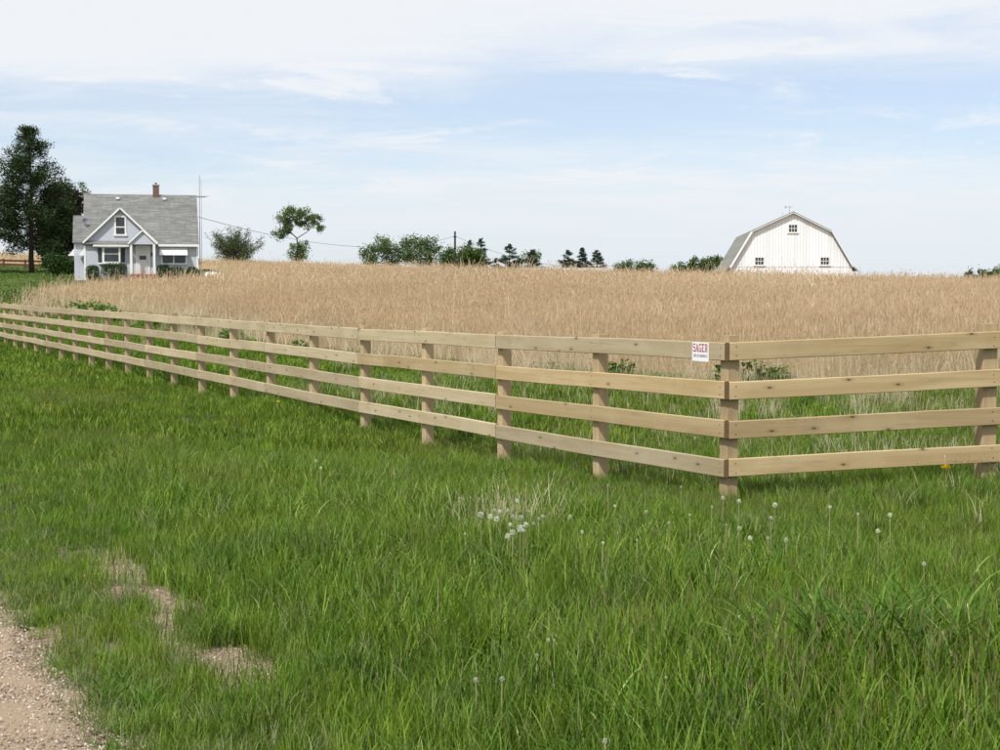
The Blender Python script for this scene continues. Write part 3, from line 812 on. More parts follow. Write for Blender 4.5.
# ------------------------------------------------------------------ barn
BARN = P(790.5, 300, 142.0); BARN.z = h(BARN.x, BARN.y)
def barn():
    root = empty('barn', BARN, -math.radians(4.2))
    tag(root, 'white gambrel roofed barn with vertical boards and three small dark windows', 'barn')
    zo = EYE - BARN.z
    sc = 142.0 / F
    def Z(py): return (HORIZON - py) * sc + zo
    A = (0.15, Z(212.8)); BK = (3.42, Z(231.5)); EV = (5.38, Z(268.8))
    L = 18.0
    prof = [(-EV[0], -0.5), (EV[0], -0.5), (EV[0], EV[1]), (BK[0], BK[1] - .05), (A[0], A[1] - .06), (-BK[0], BK[1] - .05), (-EV[0], EV[1])]
    MB().prism(prof, 0.03, L).build('wall', M['barn'], root)
    def top(x):
        pts = [(-EV[0], EV[1]), (-BK[0], BK[1]), (A[0], A[1]), (BK[0], BK[1]), (EV[0], EV[1])]
        return float(np.interp(x, [p[0] for p in pts], [p[1] for p in pts])) - 0.1
    rr = random.Random(3)
    nb = 40; wdt = 2 * EV[0] / nb; seam = Z(267.2)
    for i in range(nb):
        xa = -EV[0] + i * wdt + .006; xb = xa + wdt - .012; pr = rr.uniform(0.0, .018)
        if top(xa) > seam + .05 and top(xb) > seam + .05:
            MB().prism([(xa, seam), (xb, seam), (xb, top(xb)), ((xa + xb) / 2, top((xa + xb) / 2)), (xa, top(xa))], -0.02 - pr, 0.028).build('siding_board', M['barn'], root)
        MB().prism([(xa, -0.4), (xb, -0.4), (xb, min(seam - .03, top(xb))), (xa, min(seam - .03, top(xa)))], -0.0 - pr * .6, 0.028).build('siding_board', M['barn'], root)
    # roof
    R = M['barn_shingle']
    f0, f1 = -0.35, L + 0.35
    for s in (-1, 1):
        r = MB(); r.slab((A[0], f0, A[1] + .08), (A[0], f1, A[1] + .08), (s * (BK[0] + .08), f1, BK[1] + .06), (s * (BK[0] + .08), f0, BK[1] + .06), .12)
        r.build('upper_roof', R, root)
        r = MB(); r.slab((s * (BK[0] + .08), f0, BK[1] + .05), (s * (BK[0] + .08), f1, BK[1] + .05), (s * (EV[0] + .02), f1, EV[1] + .18), (s * (EV[0] + .02), f0, EV[1] + .18), .12)
        r.build('lower_roof', R, root)
        r = MB(); r.slab((s * (EV[0] - .1), f0, EV[1] + .36), (s * (EV[0] - .1), f1, EV[1] + .36), (s * (EV[0] + .48), f1, EV[1] - .16), (s * (EV[0] + .48), f0, EV[1] - .16), .08)
        r.build('eave', R, root)
        def board(p, q, wdt=.2):
            dx, dz_ = q[0] - p[0], q[1] - p[1]; l = math.hypot(dx, dz_); n_ = (dz_ / l, -dx / l)
            if n_[1] > 0: n_ = (-n_[0], -n_[1])
            MB().prism([p, q, (q[0] + n_[0] * wdt, q[1] + n_[1] * wdt), (p[0] + n_[0] * wdt, p[1] + n_[1] * wdt)], f0 - .03, f0 - .002).build('rake_board', M['white'], root)
        board((A[0], A[1] - .02), (s * (BK[0] + .08), BK[1] - .04), .05)
        board((s * (BK[0] + .1), BK[1] + .02), (s * (EV[0] + .03), EV[1] + .15), .16 if s < 0 else .05)
    def win(px0, px1, py0, py1):
        xa = (px0 - 790.5) * sc; xb = (px1 - 790.5) * sc; za, zb = Z(py1), Z(py0)
        y = -0.045
        f = MB(); t_ = .045
        f.box(xa - t_, xa, y - .05, y + .03, za, zb); f.box(xb, xb + t_, y - .05, y + .03, za, zb)
        f.box(xa - t_, xb + t_, y - .052, y + .03, zb, zb + t_)
        f.box(xa - t_ - .1, xb + t_ + .1, y - .1, y + .03, za - .1, za)
        for k in (1, 2):
            xm = xa + (xb - xa) * k / 3; f.box(xm - .018, xm + .018, y - .04, y + .01, za, zb)
        zm = (za + zb) / 2; f.box(xa, xb, y - .042, y + .012, zm - .02, zm + .02)
        w_ = f.build('window', M['white'], root)
        for i in range(3):
            for j in range(2):
                a = xa + (xb - xa) * i / 3; b_ = xa + (xb - xa) * (i + 1) / 3
                c_ = za if j == 0 else zm; d_ = zm if j == 0 else zb
                MB().box(a, b_, y - .01, y + .005, c_, d_).build('pane', M['glass'], w_)
    win(788.2, 796.2, 225.2, 232.4); win(755.2, 763.4, 257.6, 264.8); win(819.8, 827.8, 257.6, 264.8)
    # weather vane on the ridge
    vy = 3.0
    v = MB(); v.tube([(A[0], vy, A[1]), (A[0], vy, A[1] + .75)], .025, 6); v.tube([(A[0] - .3, vy, A[1] + .6), (A[0] + .25, vy, A[1] + .62)], .02, 5)
    v.add([(A[0] - .42, vy - .01, A[1] + .48), (A[0] - .42, vy - .01, A[1] + .74), (A[0] - .2, vy - .01, A[1] + .61), (A[0] - .42, vy + .01, A[1] + .48), (A[0] - .42, vy + .01, A[1] + .74), (A[0] - .2, vy + .01, A[1] + .61)],
          [(0, 2, 1), (3, 4, 5), (0, 1, 4, 3), (1, 2, 5, 4), (2, 0, 3, 5)])
    v.build('weather_vane', M['grey_metal'], root)
    MB().tube([(A[0], vy + 6, A[1]), (A[0], vy + 6, A[1] + .5)], .015, 5).build('lightning_rod', M['grey_metal'], root)
barn()

# ------------------------------------------------------------------ other background things
def shed():
    p = P(562, 290, 250.0); p.z = h(p.x, p.y)
    root = empty('shed', p, 0.02); tag(root, 'long low shed with pale grey roof, mostly hidden behind the dry grass', 'shed')
    zt = P(562, 267.6, 250).z - p.z
    ze = P(562, 271.0, 250).z - p.z
    MB().box(-6.8, 6.8, 0, 5.5, -.5, ze - .1).build('wall', M['barn'], root)
    r = MB(); r.slab((-7.1, -.4, ze), (7.1, -.4, ze), (7.1, 2.75, zt), (-7.1, 2.75, zt), .1); r.slab((-7.1, 2.75, zt), (7.1, 2.75, zt), (7.1, 5.9, ze), (-7.1, 5.9, ze), .1)
    r.build('roof', M['pale_roof'], root)
    for xx in (-3.5, 1.0, 4.5):
        MB().box(xx, xx + 1.2, -.03, .02, ze - 1.4, ze - .5).build('window', M['glass'], root)
M['pale_roof'] = plain('pale_metal_roof', (.42, .41, .39), 0.5, 0.1, 1.5)
shed()

POLE_Y = 240.0
pt = P(455, 231.3, POLE_Y)
def pole():
    p = Vector((pt.x, pt.y, h(pt.x, pt.y)))
    root = empty('utility_pole', p); tag(root, 'dark wooden utility pole standing among the far trees', 'utility pole')
    H_ = pt.z - p.z
    MB().tube([(0, 0, -.5), (0, 0, H_ * .5), (0, 0, H_)], [.2, .17, .14], 8).build('shaft', M['pole_wood'], root)
    MB().box(-.25, .25, -.2, -.12, H_ - .9, H_ - .78).build('bracket', M['pole_wood'], root)
    MB().tube([(.12, -.22, H_ - .75), (.12, -.22, H_ - .55)], .06, 6).build('insulator', M['grey_metal'], root)
pole()
def wire(name, label, a, b, sag):
    pts = [a.lerp(b, t) - Vector((0, 0, sag * 4 * t * (1 - t))) for t in [i / 24 for i in range(25)]]
    o = MB().tube(pts, .022, 4).build(name, M['dark_metal']); tag(o, label, 'wire')
wire('power_line', 'thin power line sagging from the grey house to the utility pole', hloc(4.6, 2.0, 5.05), pt - Vector((0, .2, .7)), 2.0)
wire('power_line', 'thin power line running down from the utility pole towards the low shed', pt - Vector((0, .2, .7)), P(566, 266.5, 252), .8)

def red_fence():
    a = P(-40, 272, 150); b = P(47, 272, 150)
    root = empty('plank_fence', Vector(((a.x + b.x) / 2, 150, h((a.x + b.x) / 2, 150)))); tag(root, 'low red-brown plank fence behind the tall pine trunk', 'fence')
    o = root.location
    n = 4
    xs_ = [a.x + (b.x - a.x) * i / n for i in range(n + 1)]
    for i in range(n + 1):
        z = h(xs_[i], 150) - o.z
        MB().box(xs_[i] - o.x - .07, xs_[i] - o.x + .07, 0.03, .17, z - .3, z + .85).build('post', M['red_brown'], root)
    for i in range(n):
        za, zb = h(xs_[i], 150) - o.z, h(xs_[i + 1], 150) - o.z
        for q in (.32, .68):
            v = [(xs_[i] - o.x + .01, y, za + q + d) for d in (-.1, .1) for y in (0, .025)] + [(xs_[i + 1] - o.x - .01, y, zb + q + d) for d in (-.1, .1) for y in (0, .025)]
            MB().add(v, [(0, 1, 3, 2), (4, 6, 7, 5), (0, 4, 5, 1), (2, 3, 7, 6), (0, 2, 6, 4), (1, 5, 7, 3)]).build('plank', M['red_brown'], root)
red_fence()

def tank():
    p = P(213.5, 280, 122.0); p.z = h(p.x, p.y)
    root = empty('propane_tank', p, 0.25); tag(root, 'small white propane tank lying in the grass beside the grey house', 'tank')
    r_, L = .3, .5
    pts = []; rad = []
    for k in range(6):
        q = math.pi / 2 * k / 5; pts.append((-L - r_ * .6 * math.cos(q), 0, .42)); rad.append(max(.02, r_ * math.sin(q)))
    for k in range(6):
        q = math.pi / 2 * k / 5; pts.append((L + r_ * .6 * math.sin(q), 0, .42)); rad.append(max(.02, r_ * math.cos(q)))
    MB().tube(pts, rad, 16).build('body', M['white_metal'], root, True)
    MB().tube([(0, 0, .68), (0, 0, .8)], [.1, .09], 10).build('valve_cover', M['white_metal'], root)
    for x in (-.45, .45):
        MB().box(x - .06, x + .06, -.25, .25, -.2, .3).build('leg', M['grey_metal'], root)
    p = hloc(5.15, 0.9); p.z = h(p.x, p.y)
    o = empty('air_conditioner', p, HS.rotation_euler.z); tag(o, 'dark boxy air conditioner standing against the side of the grey house', 'air conditioner')
    MB().box(-.3, .3, -.3, .3, -.2, .85).build('case', M['dark_metal'], o)
    MB().box(-.33, .33, -.33, .33, .852, .9).build('lid', M['dark_metal'], o)
    for k in range(4):
        MB().box(-.25, .25, -.315, -.302, .1 + .18 * k, .2 + .18 * k).build('louvre', M['grey_metal'], o)
tank()

# ------------------------------------------------------------------ trees
def pine(name, label, px, Y, top_py, prof, seed, mat='pine', bare=0.12, dens=1.0, leaf=0.28, group=None, twig=True, whorl=0.55, tr=0.2, skip=.1, vs=.62):
    """prof: list of (t 0..1 height, radius m)"""
    r = np.random.default_rng(seed)
    b = ground_px(px, Y)
    HT = P(px, top_py, Y).z - b.z
    root = empty(name, b); tag(root, label, 'tree', group)
    tk = MB()
    zz = np.linspace(-.3, HT * .97, 9)
    wob = r.normal(0, .05, (9, 2)).cumsum(0) * (HT / 12)
    wob[0] = 0
    tp = [Vector((wob[i, 0], wob[i, 1], zz[i])) for i in range(9)]
    tk.tube(tp, [tr * (1 - .92 * i / 8) + .015 for i in range(9)], 8)
    def trunk_at(z):
        t = np.clip((z + .3) / (HT * .97 + .3) * 8, 0, 7.999); i = int(t); return tp[i].lerp(tp[i + 1], t - i)
    pts = []; dirs = []; sizes = []
    z = HT * bare
    while z < HT * .985:
        t = z / HT
        R = float(np.interp(t, [p[0] for p in prof], [p[1] for p in prof]))
        nb = max(3, int(r.integers(4, 7)))
        a0 = r.uniform(0, 6.28)
        for k in range(nb):
            if r.random() < skip: continue
            az = a0 + k * 6.283 / nb + r.normal(0, .25)
            L = R * r.uniform(.55, 1.18) + .12
            rise = r.uniform(-.15, .42) * L + (t > .75) * .25 * L
            base = trunk_at(z + r.normal(0, .12))
            tip = base + Vector((math.cos(az) * L, math.sin(az) * L, rise))
            mid = base.lerp(tip, .5) + Vector((0, 0, -.06 * L))
            if twig and L > .7: tk.tube([base, mid, tip], [.045 * tr / .2, .03 * tr / .2, .012], 4, cap=False)
            n = int(max(10, 85 * L * dens / (leaf / .28)))
            q = r.uniform(.28, 1.04, n) ** .8
            ce = np.array([base.lerp(tip, float(w_)) for w_ in q])
            sp = (.10 + .2 * (1 - np.abs(q - .7))) * min(1.0, .35 + L * .3)
            ce = ce + r.normal(size=(n, 3)) * sp[:, None] * np.array([1, 1, vs]) + np.array([0, 0, .06])
            pts.append(ce); dd = np.tile(np.array((tip - base).normalized()), (n, 1)) + np.array([0, 0, .5]); dirs.append(dd + r.normal(size=(n, 3)) * .6)
        z += whorl * r.uniform(.75, 1.25) * (1.0 if t < .8 else .7)
    tk.build('trunk', M['bark'], root, True)
    pts = np.concatenate(pts); dirs = np.concatenate(dirs)
    me = leaf_mesh('crown', pts, leaf, M[mat], r, 0.32, 0, dirs)
    o = bpy.data.objects.new('crown', me); o.parent = root; COL.objects.link(o)
    return root

def blob_tree(name, label, px, Y, clumps, seed, mat, leaf=.2, dens=140, trunk_r=.15, fork=.35, bark='bark', cat='tree', group=None, sparse=0.0, base_py=None, aspect=.65, shell=.5, twigs=2):
    """clumps: (px, py, rx_px, rz_px[, dy m]) ellipses seen in the picture; built round with real depth"""
    r = np.random.default_rng(seed)
    b = ground_px(px, Y)
    root = empty(name, b); tag(root, label, cat, group)
    m = Y / F
    tk = MB(); pts = []
    cs = []
    for c in clumps:
        p = P(c[0], c[1], Y) - b
        rx, rz_ = c[2] * m, c[3] * m
        dy = c[4] if len(c) > 4 else r.uniform(-.5, .5) * rx
        cs.append((Vector((p.x, dy, p.z)), rx, rz_))
    zt = max(c[0].z for c in cs)
    fk = Vector((r.normal(0, .04) * zt, 0, zt * fork))
    tk.tube([(0, 0, -.3), fk * .5 + Vector((r.normal(0, .03), 0, 0)), fk], [trunk_r * 1.15, trunk_r * .95, trunk_r * .8], 7)
    nodes = [(fk.copy(), trunk_r * .8)]
    for c, rx, rz_ in sorted(cs, key=lambda q: (q[0] - fk).length):
        if c.z > fk.z:
            st, sr = min(nodes, key=lambda q: (q[0] - c).length + .35 * abs(q[0].z - fk.z) * 0 + (0 if q[0].z < c.z else 1.5))
        else:
            st, sr = Vector((0, 0, max(.1, c.z * .5))), trunk_r * .6
        L_ = (c - st).length
        m1 = st.lerp(c, .35) + Vector((r.normal(0, .10) * L_, r.normal(0, .10) * L_, .10 * L_)); m2 = st.lerp(c, .7) + Vector((r.normal(0, .08) * L_, r.normal(0, .08) * L_, .06 * L_))
        r1 = min(sr * .72, trunk_r * .5)
        tk.tube([st, m1, m2, c], [r1, r1 * .75, r1 * .5, r1 * .28], 5, cap=False)
        if c.z > fk.z: nodes += [(m1, r1 * .8), (m2, r1 * .55)]
        nsub = max(4, int(7 + rx * rz_ * 3))
        for k in range(nsub):
            u = r.normal(size=3); u /= np.linalg.norm(u)
            rad = r.uniform(.35, 1.0) ** shell
            sc_ = np.array([rx, rx * .9, rz_]) * u * rad * r.uniform(.75, 1.12)
            q = np.array(c) + sc_
            if k % 2 == 0 or twigs > 2:
                tk.tube([c, Vector((np.array(c) + sc_ * .55 + r.normal(0, .05, 3))), Vector(q)], [trunk_r * .16, trunk_r * .1, .012], 4, cap=False)
            n = int(dens * 2.4 * (rx * rz_) / nsub * r.uniform(.5, 1.4)) + 8
            sp = min(rx, rz_) * r.uniform(.22, .42)
            w_ = q + r.normal(size=(n, 3)) * sp
            if sparse: w_ = w_[r.random(n) > sparse]
            pts.append(w_)
    tk.build('trunk', M[bark], root, True)
    pts = np.concatenate(pts)
    pts[:, 2] = np.maximum(pts[:, 2], .05)
    o = bpy.data.objects.new('crown', leaf_mesh('crown', pts, leaf, M[mat], r, aspect)); o.parent = root; COL.objects.link(o)
    return root

pine('pine_tree', 'tall dark pine with bare trunk showing through gaps, left of the grey house', 33, 138, 128,
     [(0, 1.5), (.14, 2.6), (.25, 3.7), (.4, 3.6), (.52, 3.0), (.66, 2.9), (.76, 2.1), (.86, 1.35), (.94, .6), (1, .1)], 5, bare=.17, dens=1.5, leaf=.22, whorl=.36, tr=.24, skip=.25, vs=1.15)
pine('pine_tree', 'dark pine whose branch tips reach in beside the tall pine with the bare trunk', -34, 136, 165,
     [(0, 1.0), (.2, 2.9), (.45, 2.9), (.7, 1.9), (1, .2)], 9, bare=.2, dens=1.1, leaf=.3)
blob_tree('plum_tree', 'dark purple-brown leafed tree tucked behind the corner of the grey house', 62, 143,
          [(60, 205, 16, 18), (70, 228, 15, 22), (50, 232, 14, 18), (76, 205, 9, 14), (62, 250, 18, 14), (45, 250, 9, 10)], 21, 'plum', leaf=.3, dens=620, trunk_r=.18, fork=.22)
blob_tree('young_tree', 'thin pale green treetop poking above the left end of the grey house roof', 86, 150,
          [(84, 190, 6, 9), (90, 197, 7, 7), (80, 205, 8, 10)], 22, 'leaf_grey', leaf=.16, dens=120, trunk_r=.08, fork=.5, twigs=3)
blob_tree('bush', 'big dark green bush between the tall pine and the grey house', 59, 131, [(53, 264, 9, 9), (64, 263, 10, 9), (72, 265, 6, 8)], 23, 'shrub', leaf=.16, dens=900, trunk_r=.08, fork=.3, cat='shrub')
# semi-bare round tree
def twig_tree():
    r = np.random.default_rng(31)
    Y = 172.0; b = ground_px(236, Y); m = Y / F
    root = empty('round_tree', b); tag(root, 'low round half-bare grey-green tree standing on the field rise right of the house', 'tree')
    HT = P(236, 222, Y).z - b.z
    tk = MB(); pts = []
    tk.tube([(0, 0, -.3), (0, 0, .9)], [.22, .16], 7)
    for k in range(60):
        az = r.uniform(0, 6.28); el = math.radians(r.uniform(8, 88)); L = HT * r.uniform(.55, .96) * (0.70 if el < .5 else .92) * (.62 + .38 * math.sin(el))
        st = Vector((0, 0, r.uniform(.4, 1.0)))
        d = Vector((math.cos(az) * math.cos(el), math.sin(az) * math.cos(el), math.sin(el)))
        e = st + d * L; md = st.lerp(e, .5) + Vector((0, 0, .12 * L * (1 - math.sin(el))))
        tk.tube([st, md, e], [.05, .035, .012], 4, cap=False)
        for q in range(5):
            t = r.uniform(.35, .95); p0 = st.lerp(md, t * 2) if t < .5 else md.lerp(e, t * 2 - 1)
            d2 = (d + Vector(r.normal(0, .5, 3))).normalized(); p1 = p0 + d2 * L * .22
            tk.tube([p0, p1], [.018, .008], 3, cap=False)
            n = int(r.integers(24, 56))
            pts.append(np.array(p0)[None] + (np.array(p1) - np.array(p0))[None] * r.uniform(0, 1.1, (n, 1)) + r.normal(0, .17, (n, 3)))
    tk.build('trunk', M['bark_grey'], root)
    o = bpy.data.objects.new('crown', leaf_mesh('crown', np.concatenate(pts), .13, M['leaf_grey'], r)); o.parent = root; COL.objects.link(o)
twig_tree()
blob_tree('spreading_tree', 'tall leaning tree with flat spreading crown and a leafy clump round its trunk', 298, 180,
          [(292, 215, 13, 8), (283, 222, 8, 7), (279, 232, 9, 6), (288, 228, 6, 5), (299, 222, 7, 4), (305, 215, 10, 6), (315, 219, 8, 5), (309, 223, 8, 5), (320, 227, 4, 6), (296, 253, 8, 10, -.4), (303, 251, 6, 9, .3)], 33, 'leaf_mid', leaf=.17, dens=520, trunk_r=.2, fork=.42, shell=.6)

G1 = 'trees along the far skyline'
blob_tree('broadleaf_tree', 'leafy green tree at the end of the far row, nearest the flat-crowned spreading tree', 380, 300, [(378, 245, 13, 8), (370, 254, 9, 8), (388, 250, 10, 9), (378, 262, 16, 8), (392, 262, 8, 8)], 41, 'leaf_mid', leaf=.32, dens=140, trunk_r=.25, fork=.3)
blob_tree('broadleaf_tree', 'wide taller leafy green tree between its leafy neighbour and the utility pole', 418, 300, [(410, 244, 11, 8), (424, 244, 12, 8), (432, 252, 9, 8), (404, 254, 8, 8), (416, 258, 14, 9), (430, 264, 12, 6)], 42, 'leaf_mid', leaf=.32, dens=140, trunk_r=.25, fork=.3)
blob_tree('broadleaf_bush', 'bright green rounded bushy tree at the foot of the utility pole', 460, 262, [(450, 258, 12, 9), (465, 256, 13, 9), (475, 261, 9, 8), (446, 264, 9, 8), (460, 264, 16, 8)], 43, 'leaf_bright', leaf=.28, dens=260, trunk_r=.2, fork=.25)
CP = [(0, 2.4), (.15, 2.2), (.5, 1.5), (.8, .7), (1, .1)]
for (px, top, wd, Y, sd, lb) in [
    (470, 240, 7, 305, 51, 'dark spruce just behind the bright green bush by the utility pole'),
    (481, 238, 10, 300, 52, 'taller dark spruce right of the bright green bush by the utility pole'),
    (496, 257, 6, 300, 53, 'stunted dark spruce between two tall ones'),
    (509, 244, 11, 300, 54, 'dark broad spruce standing alone left of the low shed'),
    (532, 250, 11, 300, 55, 'dark spruce behind the end of the low shed, beside a pale tree'),
    (568, 250, 10, 300, 56, 'dark spruce over the low shed, first of three together, next to the pale gap'),
    (582, 247, 8, 300, 57, 'slim pointed dark spruce, middle of three over the low shed'),
    (597, 250, 10, 300, 58, 'dark spruce at the far end of the low shed, last of three')]:
    R = wd * 1.15 * Y / F
    pine('spruce_tree', lb, px, Y, top, [(0, R), (.35, R * .95), (.6, R * .66), (.8, R * .34), (.92, R * .12), (1, .02)], sd, 'spruce', bare=.06, dens=1.3, vs=.6, leaf=.26, group=G1, twig=False, whorl=.5, tr=.2, skip=.16)
blob_tree('pale_tree', 'small pale yellow-green tree squeezed between two dark spruces', 526, 310, [(526, 258, 7, 6), (520, 262, 6, 5), (536, 256, 6, 5)], 61, 'leaf_bright', leaf=.34, dens=80, trunk_r=.15, group=G1)
for (px, top, rx, Y, sd, mt, lb) in [
    (625, 260, 10, 330, 62, 'leaf_grey', 'low grey-green tree just right of the low shed'),
    (645, 261, 10, 330, 63, 'leaf_mid', 'low rounded green tree in the gap between shed and barn'),
    (679, 262, 8, 262, 64, 'leaf_mid', 'smallest tree of the green row leading to the white barn'),
    (697, 259, 11, 262, 65, 'leaf_mid', 'middle tree of the green row leading to the white barn'),
    (714, 256, 13, 260, 66, 'leaf_mid', 'largest tree of the green row, touching the white barn roof edge'),
    (969, 269, 5, 300, 67, 'leaf_mid', 'tiny distant tree showing alone over the grass right of the barn'),
    (985, 269, 8, 300, 68, 'leaf_mid', 'distant low tree over the grass, between a tiny one and a wider one'),
    (1003, 267, 12, 300, 69, 'leaf_mid', 'wider distant tree over the grass farthest from the barn')]:
    blob_tree('broadleaf_tree', lb, px, Y, [(px, top + 6, rx * .8, 6), (px - rx * .5, top + 9, rx * .6, 6), (px + rx * .5, top + 9, rx * .6, 6), (px, top + 14, rx, 7)], sd, mt, leaf=.34, dens=130, trunk_r=.18, fork=.25, group=G1)

# foundation shrubs along the house
for (xa, xb, zt, sd, lb) in [(-3.98, -2.98, 1.2, 71, 'clipped round dark shrub at the corner below the bay window'),
                             (-2.9, -0.85, 1.42, 72, 'wide clipped dark hedge shrub under the bay window'),
                             (1.3, 2.35, 1.28, 73, 'rounded dark shrub right beside the porch steps'),
                             (2.3, 3.4, 1.1, 74, 'low dark shrub under the white awning window'),
                             (3.45, 4.5, 1.12, 75, 'low dark shrub at the end of the house by the antenna')]:
    r = np.random.default_rng(sd)
    p = hloc((xa + xb) / 2, -.85); p.z = h(p.x, p.y)
    root = empty('shrub', p, HS.rotation_euler.z); tag(root, lb, 'shrub', 'clipped shrubs along the house front')
    n = 2600
    q = r.uniform(-1, 1, (n * 3, 3)); q = q[(np.abs(q) ** 3.2).sum(1) < 1]; q = q[np.linalg.norm(q, axis=1) > .55][:n]
    q = q * np.array([(xb - xa) / 2, .5, zt / 2]) * (1 + r.normal(0, .04, (len(q), 1))) + np.array([0, 0, zt / 2])
    o = bpy.data.objects.new('crown', leaf_mesh('crown', q, .085, M['shrub'], r)); o.parent = root; COL.objects.link(o)
    s_ = MB()
    for k in range(7):
        a = r.uniform(0, 6.28); s_.tube([(r.normal(0, .08), r.normal(0, .05), -.1), (math.cos(a) * (xb - xa) * .35, math.sin(a) * .3, zt * .75)], [.03, .012], 4)
    s_.build('stems', M['bark'], root)['kind'] = 'stuff'

# ------------------------------------------------------------------ the rail fence
def fence():
    C = Vector((CORNER[0], CORNER[1], 0))
    root = empty('rail_fence', (C.x, C.y, 0)); tag(root, 'new wooden four-rail fence turning a corner along the grassy roadside', 'fence')
    rr = random.Random(5)
    TOP = 1.14; SP = .3035; BH = .14; T = .04
    e = Vector((2.21, .5, 0)).normalized(); em = Vector((-e.y, e.x, 0))
    RS = 2.27
    def lf(n): return C + DU * ((BAY + .05) * n + (.12 if n else 0)), fence_ground(n)
    A = C + DV * T
    def rt(n): return A + e * (RS * n), .0 + .075 * n - .004 * n * n
    def board(p, q, zp, zq, back, mat, name='rail', z_h=BH):
        """front faces run from p to q; thickness goes towards back"""
        d = q - p; L = d.length; d.normalize()
        jig = [rr.uniform(-.006, .006) for _ in range(2)]
        zp += jig[0]; zq += jig[1]
        o_ = MB(); ch = .005
        sh = zq - zp
        v = []
        NS = 8; bow = rr.uniform(-.008, .008); cup = rr.uniform(-.004, .004); ph = rr.uniform(0, 6.28)
        for q_ in range(NS + 1):
            t_ = q_ / NS; x = L * t_; dz_ = sh * t_ + bow * math.sin(math.pi * t_) + .003 * math.sin(9 * t_ + ph) * math.sin(math.pi * t_)
            oy = cup * math.sin(2 * math.pi * t_)
            for y, z in ((0, ch), (ch, 0), (T - ch, 0), (T, ch), (T, z_h - ch), (T - ch, z_h), (ch, z_h), (0, z_h - ch)):
                v.append((x, y + oy, z + dz_))
        f = [(j * 8 + i, j * 8 + (i + 1) % 8, j * 8 + (i + 1) % 8 + 8, j * 8 + i + 8) for j in range(NS) for i in range(8)]
        o_.add(v, f, 0); k = len(o_.f)
        o_.f += [tuple(reversed(range(8))), tuple(range(NS * 8, NS * 8 + 8))]; o_.mi += [1, 1]
        ob = o_.build(name, [mat, M['end_grain']], root)
        flip = d.cross(back).z < 0
        my = back.normalized()
        R3 = Matrix(((d.x, my.x, 0), (d.y, my.y, 0), (0, 0, 1))).to_4x4()
        ob.matrix_local = Matrix.Translation(Vector((p.x - C.x, p.y - C.y, zp))) @ R3
        if flip: ob.data.flip_normals()
        return ob
    LASTN = 26
    for n in range(0, LASTN, 2):
        p, zp = lf(n); q, zq = lf(n + 2)
        for k in range(4):
            gap = .004
            pp = p + DU * (gap if n else 0); 
            mat = M['rail_new'] if (n < 2 and k in (1, 2)) or (n < 4 and k == 1) else M['rail_pale']
            board(pp, q - DU * gap, zp + TOP - BH - SP * k, zq + TOP - BH - SP * k, DV, mat)
    # right run: each board spans two bays
    for k in range(4):
        p, zp = rt(0); q, zq = rt(2); 
        board(p + e * .004, q, zp + TOP - BH - SP * k, zq + TOP - BH - SP * k, em, M['rail_new'])
    def post(c, ang, wdt, zb, zt):
        o_ = MB(); a = wdt / 2; ch = .008
        ring = [(-a, -a + ch), (-a + ch, -a), (a - ch, -a), (a, -a + ch), (a, a - ch), (a - ch, a), (-a + ch, a), (-a, a - ch)]
        # the long axis is local x so that the grain runs along it
        v = [(z, x, y) for z in (zb, zt) for x, y in ring]
        o_.add(v, [(i, (i + 1) % 8, (i + 1) % 8 + 8, i + 8) for i in range(8)], 0)
        o_.f += [tuple(reversed(range(8))), tuple(range(8, 16))]; o_.mi += [0, 0]
        ob = o_.build('post', [M['post_wood']], root)
        Rm = Matrix(((0, 1, 0), (0, 0, 1), (1, 0, 0))).to_4x4()
        ob.matrix_local = Matrix.Translation(Vector((c.x - C.x, c.y - C.y, 0))) @ Matrix.Rotation(ang, 4, 'Z') @ Matrix.Rotation(rr.uniform(-.008, .008), 4, 'Y') @ Rm
        return ob
    PW = .11
    for n in range(0, LASTN + 1):
        p, z = lf(n)
        off = .085 if n == 0 else 0.0
        c = p + DV * (T + PW / 2 + .003) + DU * off
        up = rr.uniform(.03, .06) if n else .055
        post(c, ROAD_A, PW, z - .5, z + TOP + up)
    for n in (1, 2):
        p, z = rt(n)
        post(p + em * (T + .075), math.atan2(e.y, e.x), .13, z - .4, z + TOP + .065)
    nl = MB()
    def nail(p, axis, out, z):
        for dx_ in (0.0,):
            for dz_ in (.035, .105):
                c = p + axis * (dx_ + rr.uniform(-.006, .006)); zz_ = z + dz_ + rr.uniform(-.008, .008); a = .0035
                q = [c + axis * i * a + out * o for o in (-.001, .003) for i in (-1, 1)]
                v = [(q[i].x - C.x, q[i].y - C.y, zz_ + j * a) for i in range(4) for j in (-1, 1)]
                nl.add(v, [(4, 6, 7, 5), (0, 4, 5, 1), (2, 3, 7, 6), (0, 2, 6, 4), (1, 5, 7, 3)])
    for n in range(0, 12):
        for k in range(4):
            p, z = lf(n); nail(p + DU * (.06 if n == 0 else 0), DU, -DV, z + TOP - BH - SP * k)
    for n in (0, 1):
        for k in range(4):
            p, z = rt(n); nail(p + e * (.06 if n == 0 else 0), e, -em, z + TOP - BH - SP * k)
    nl.build('nails', M['dark_metal'], root)['kind'] = 'stuff'
    return C, e, em
FC, FE, FM = fence()

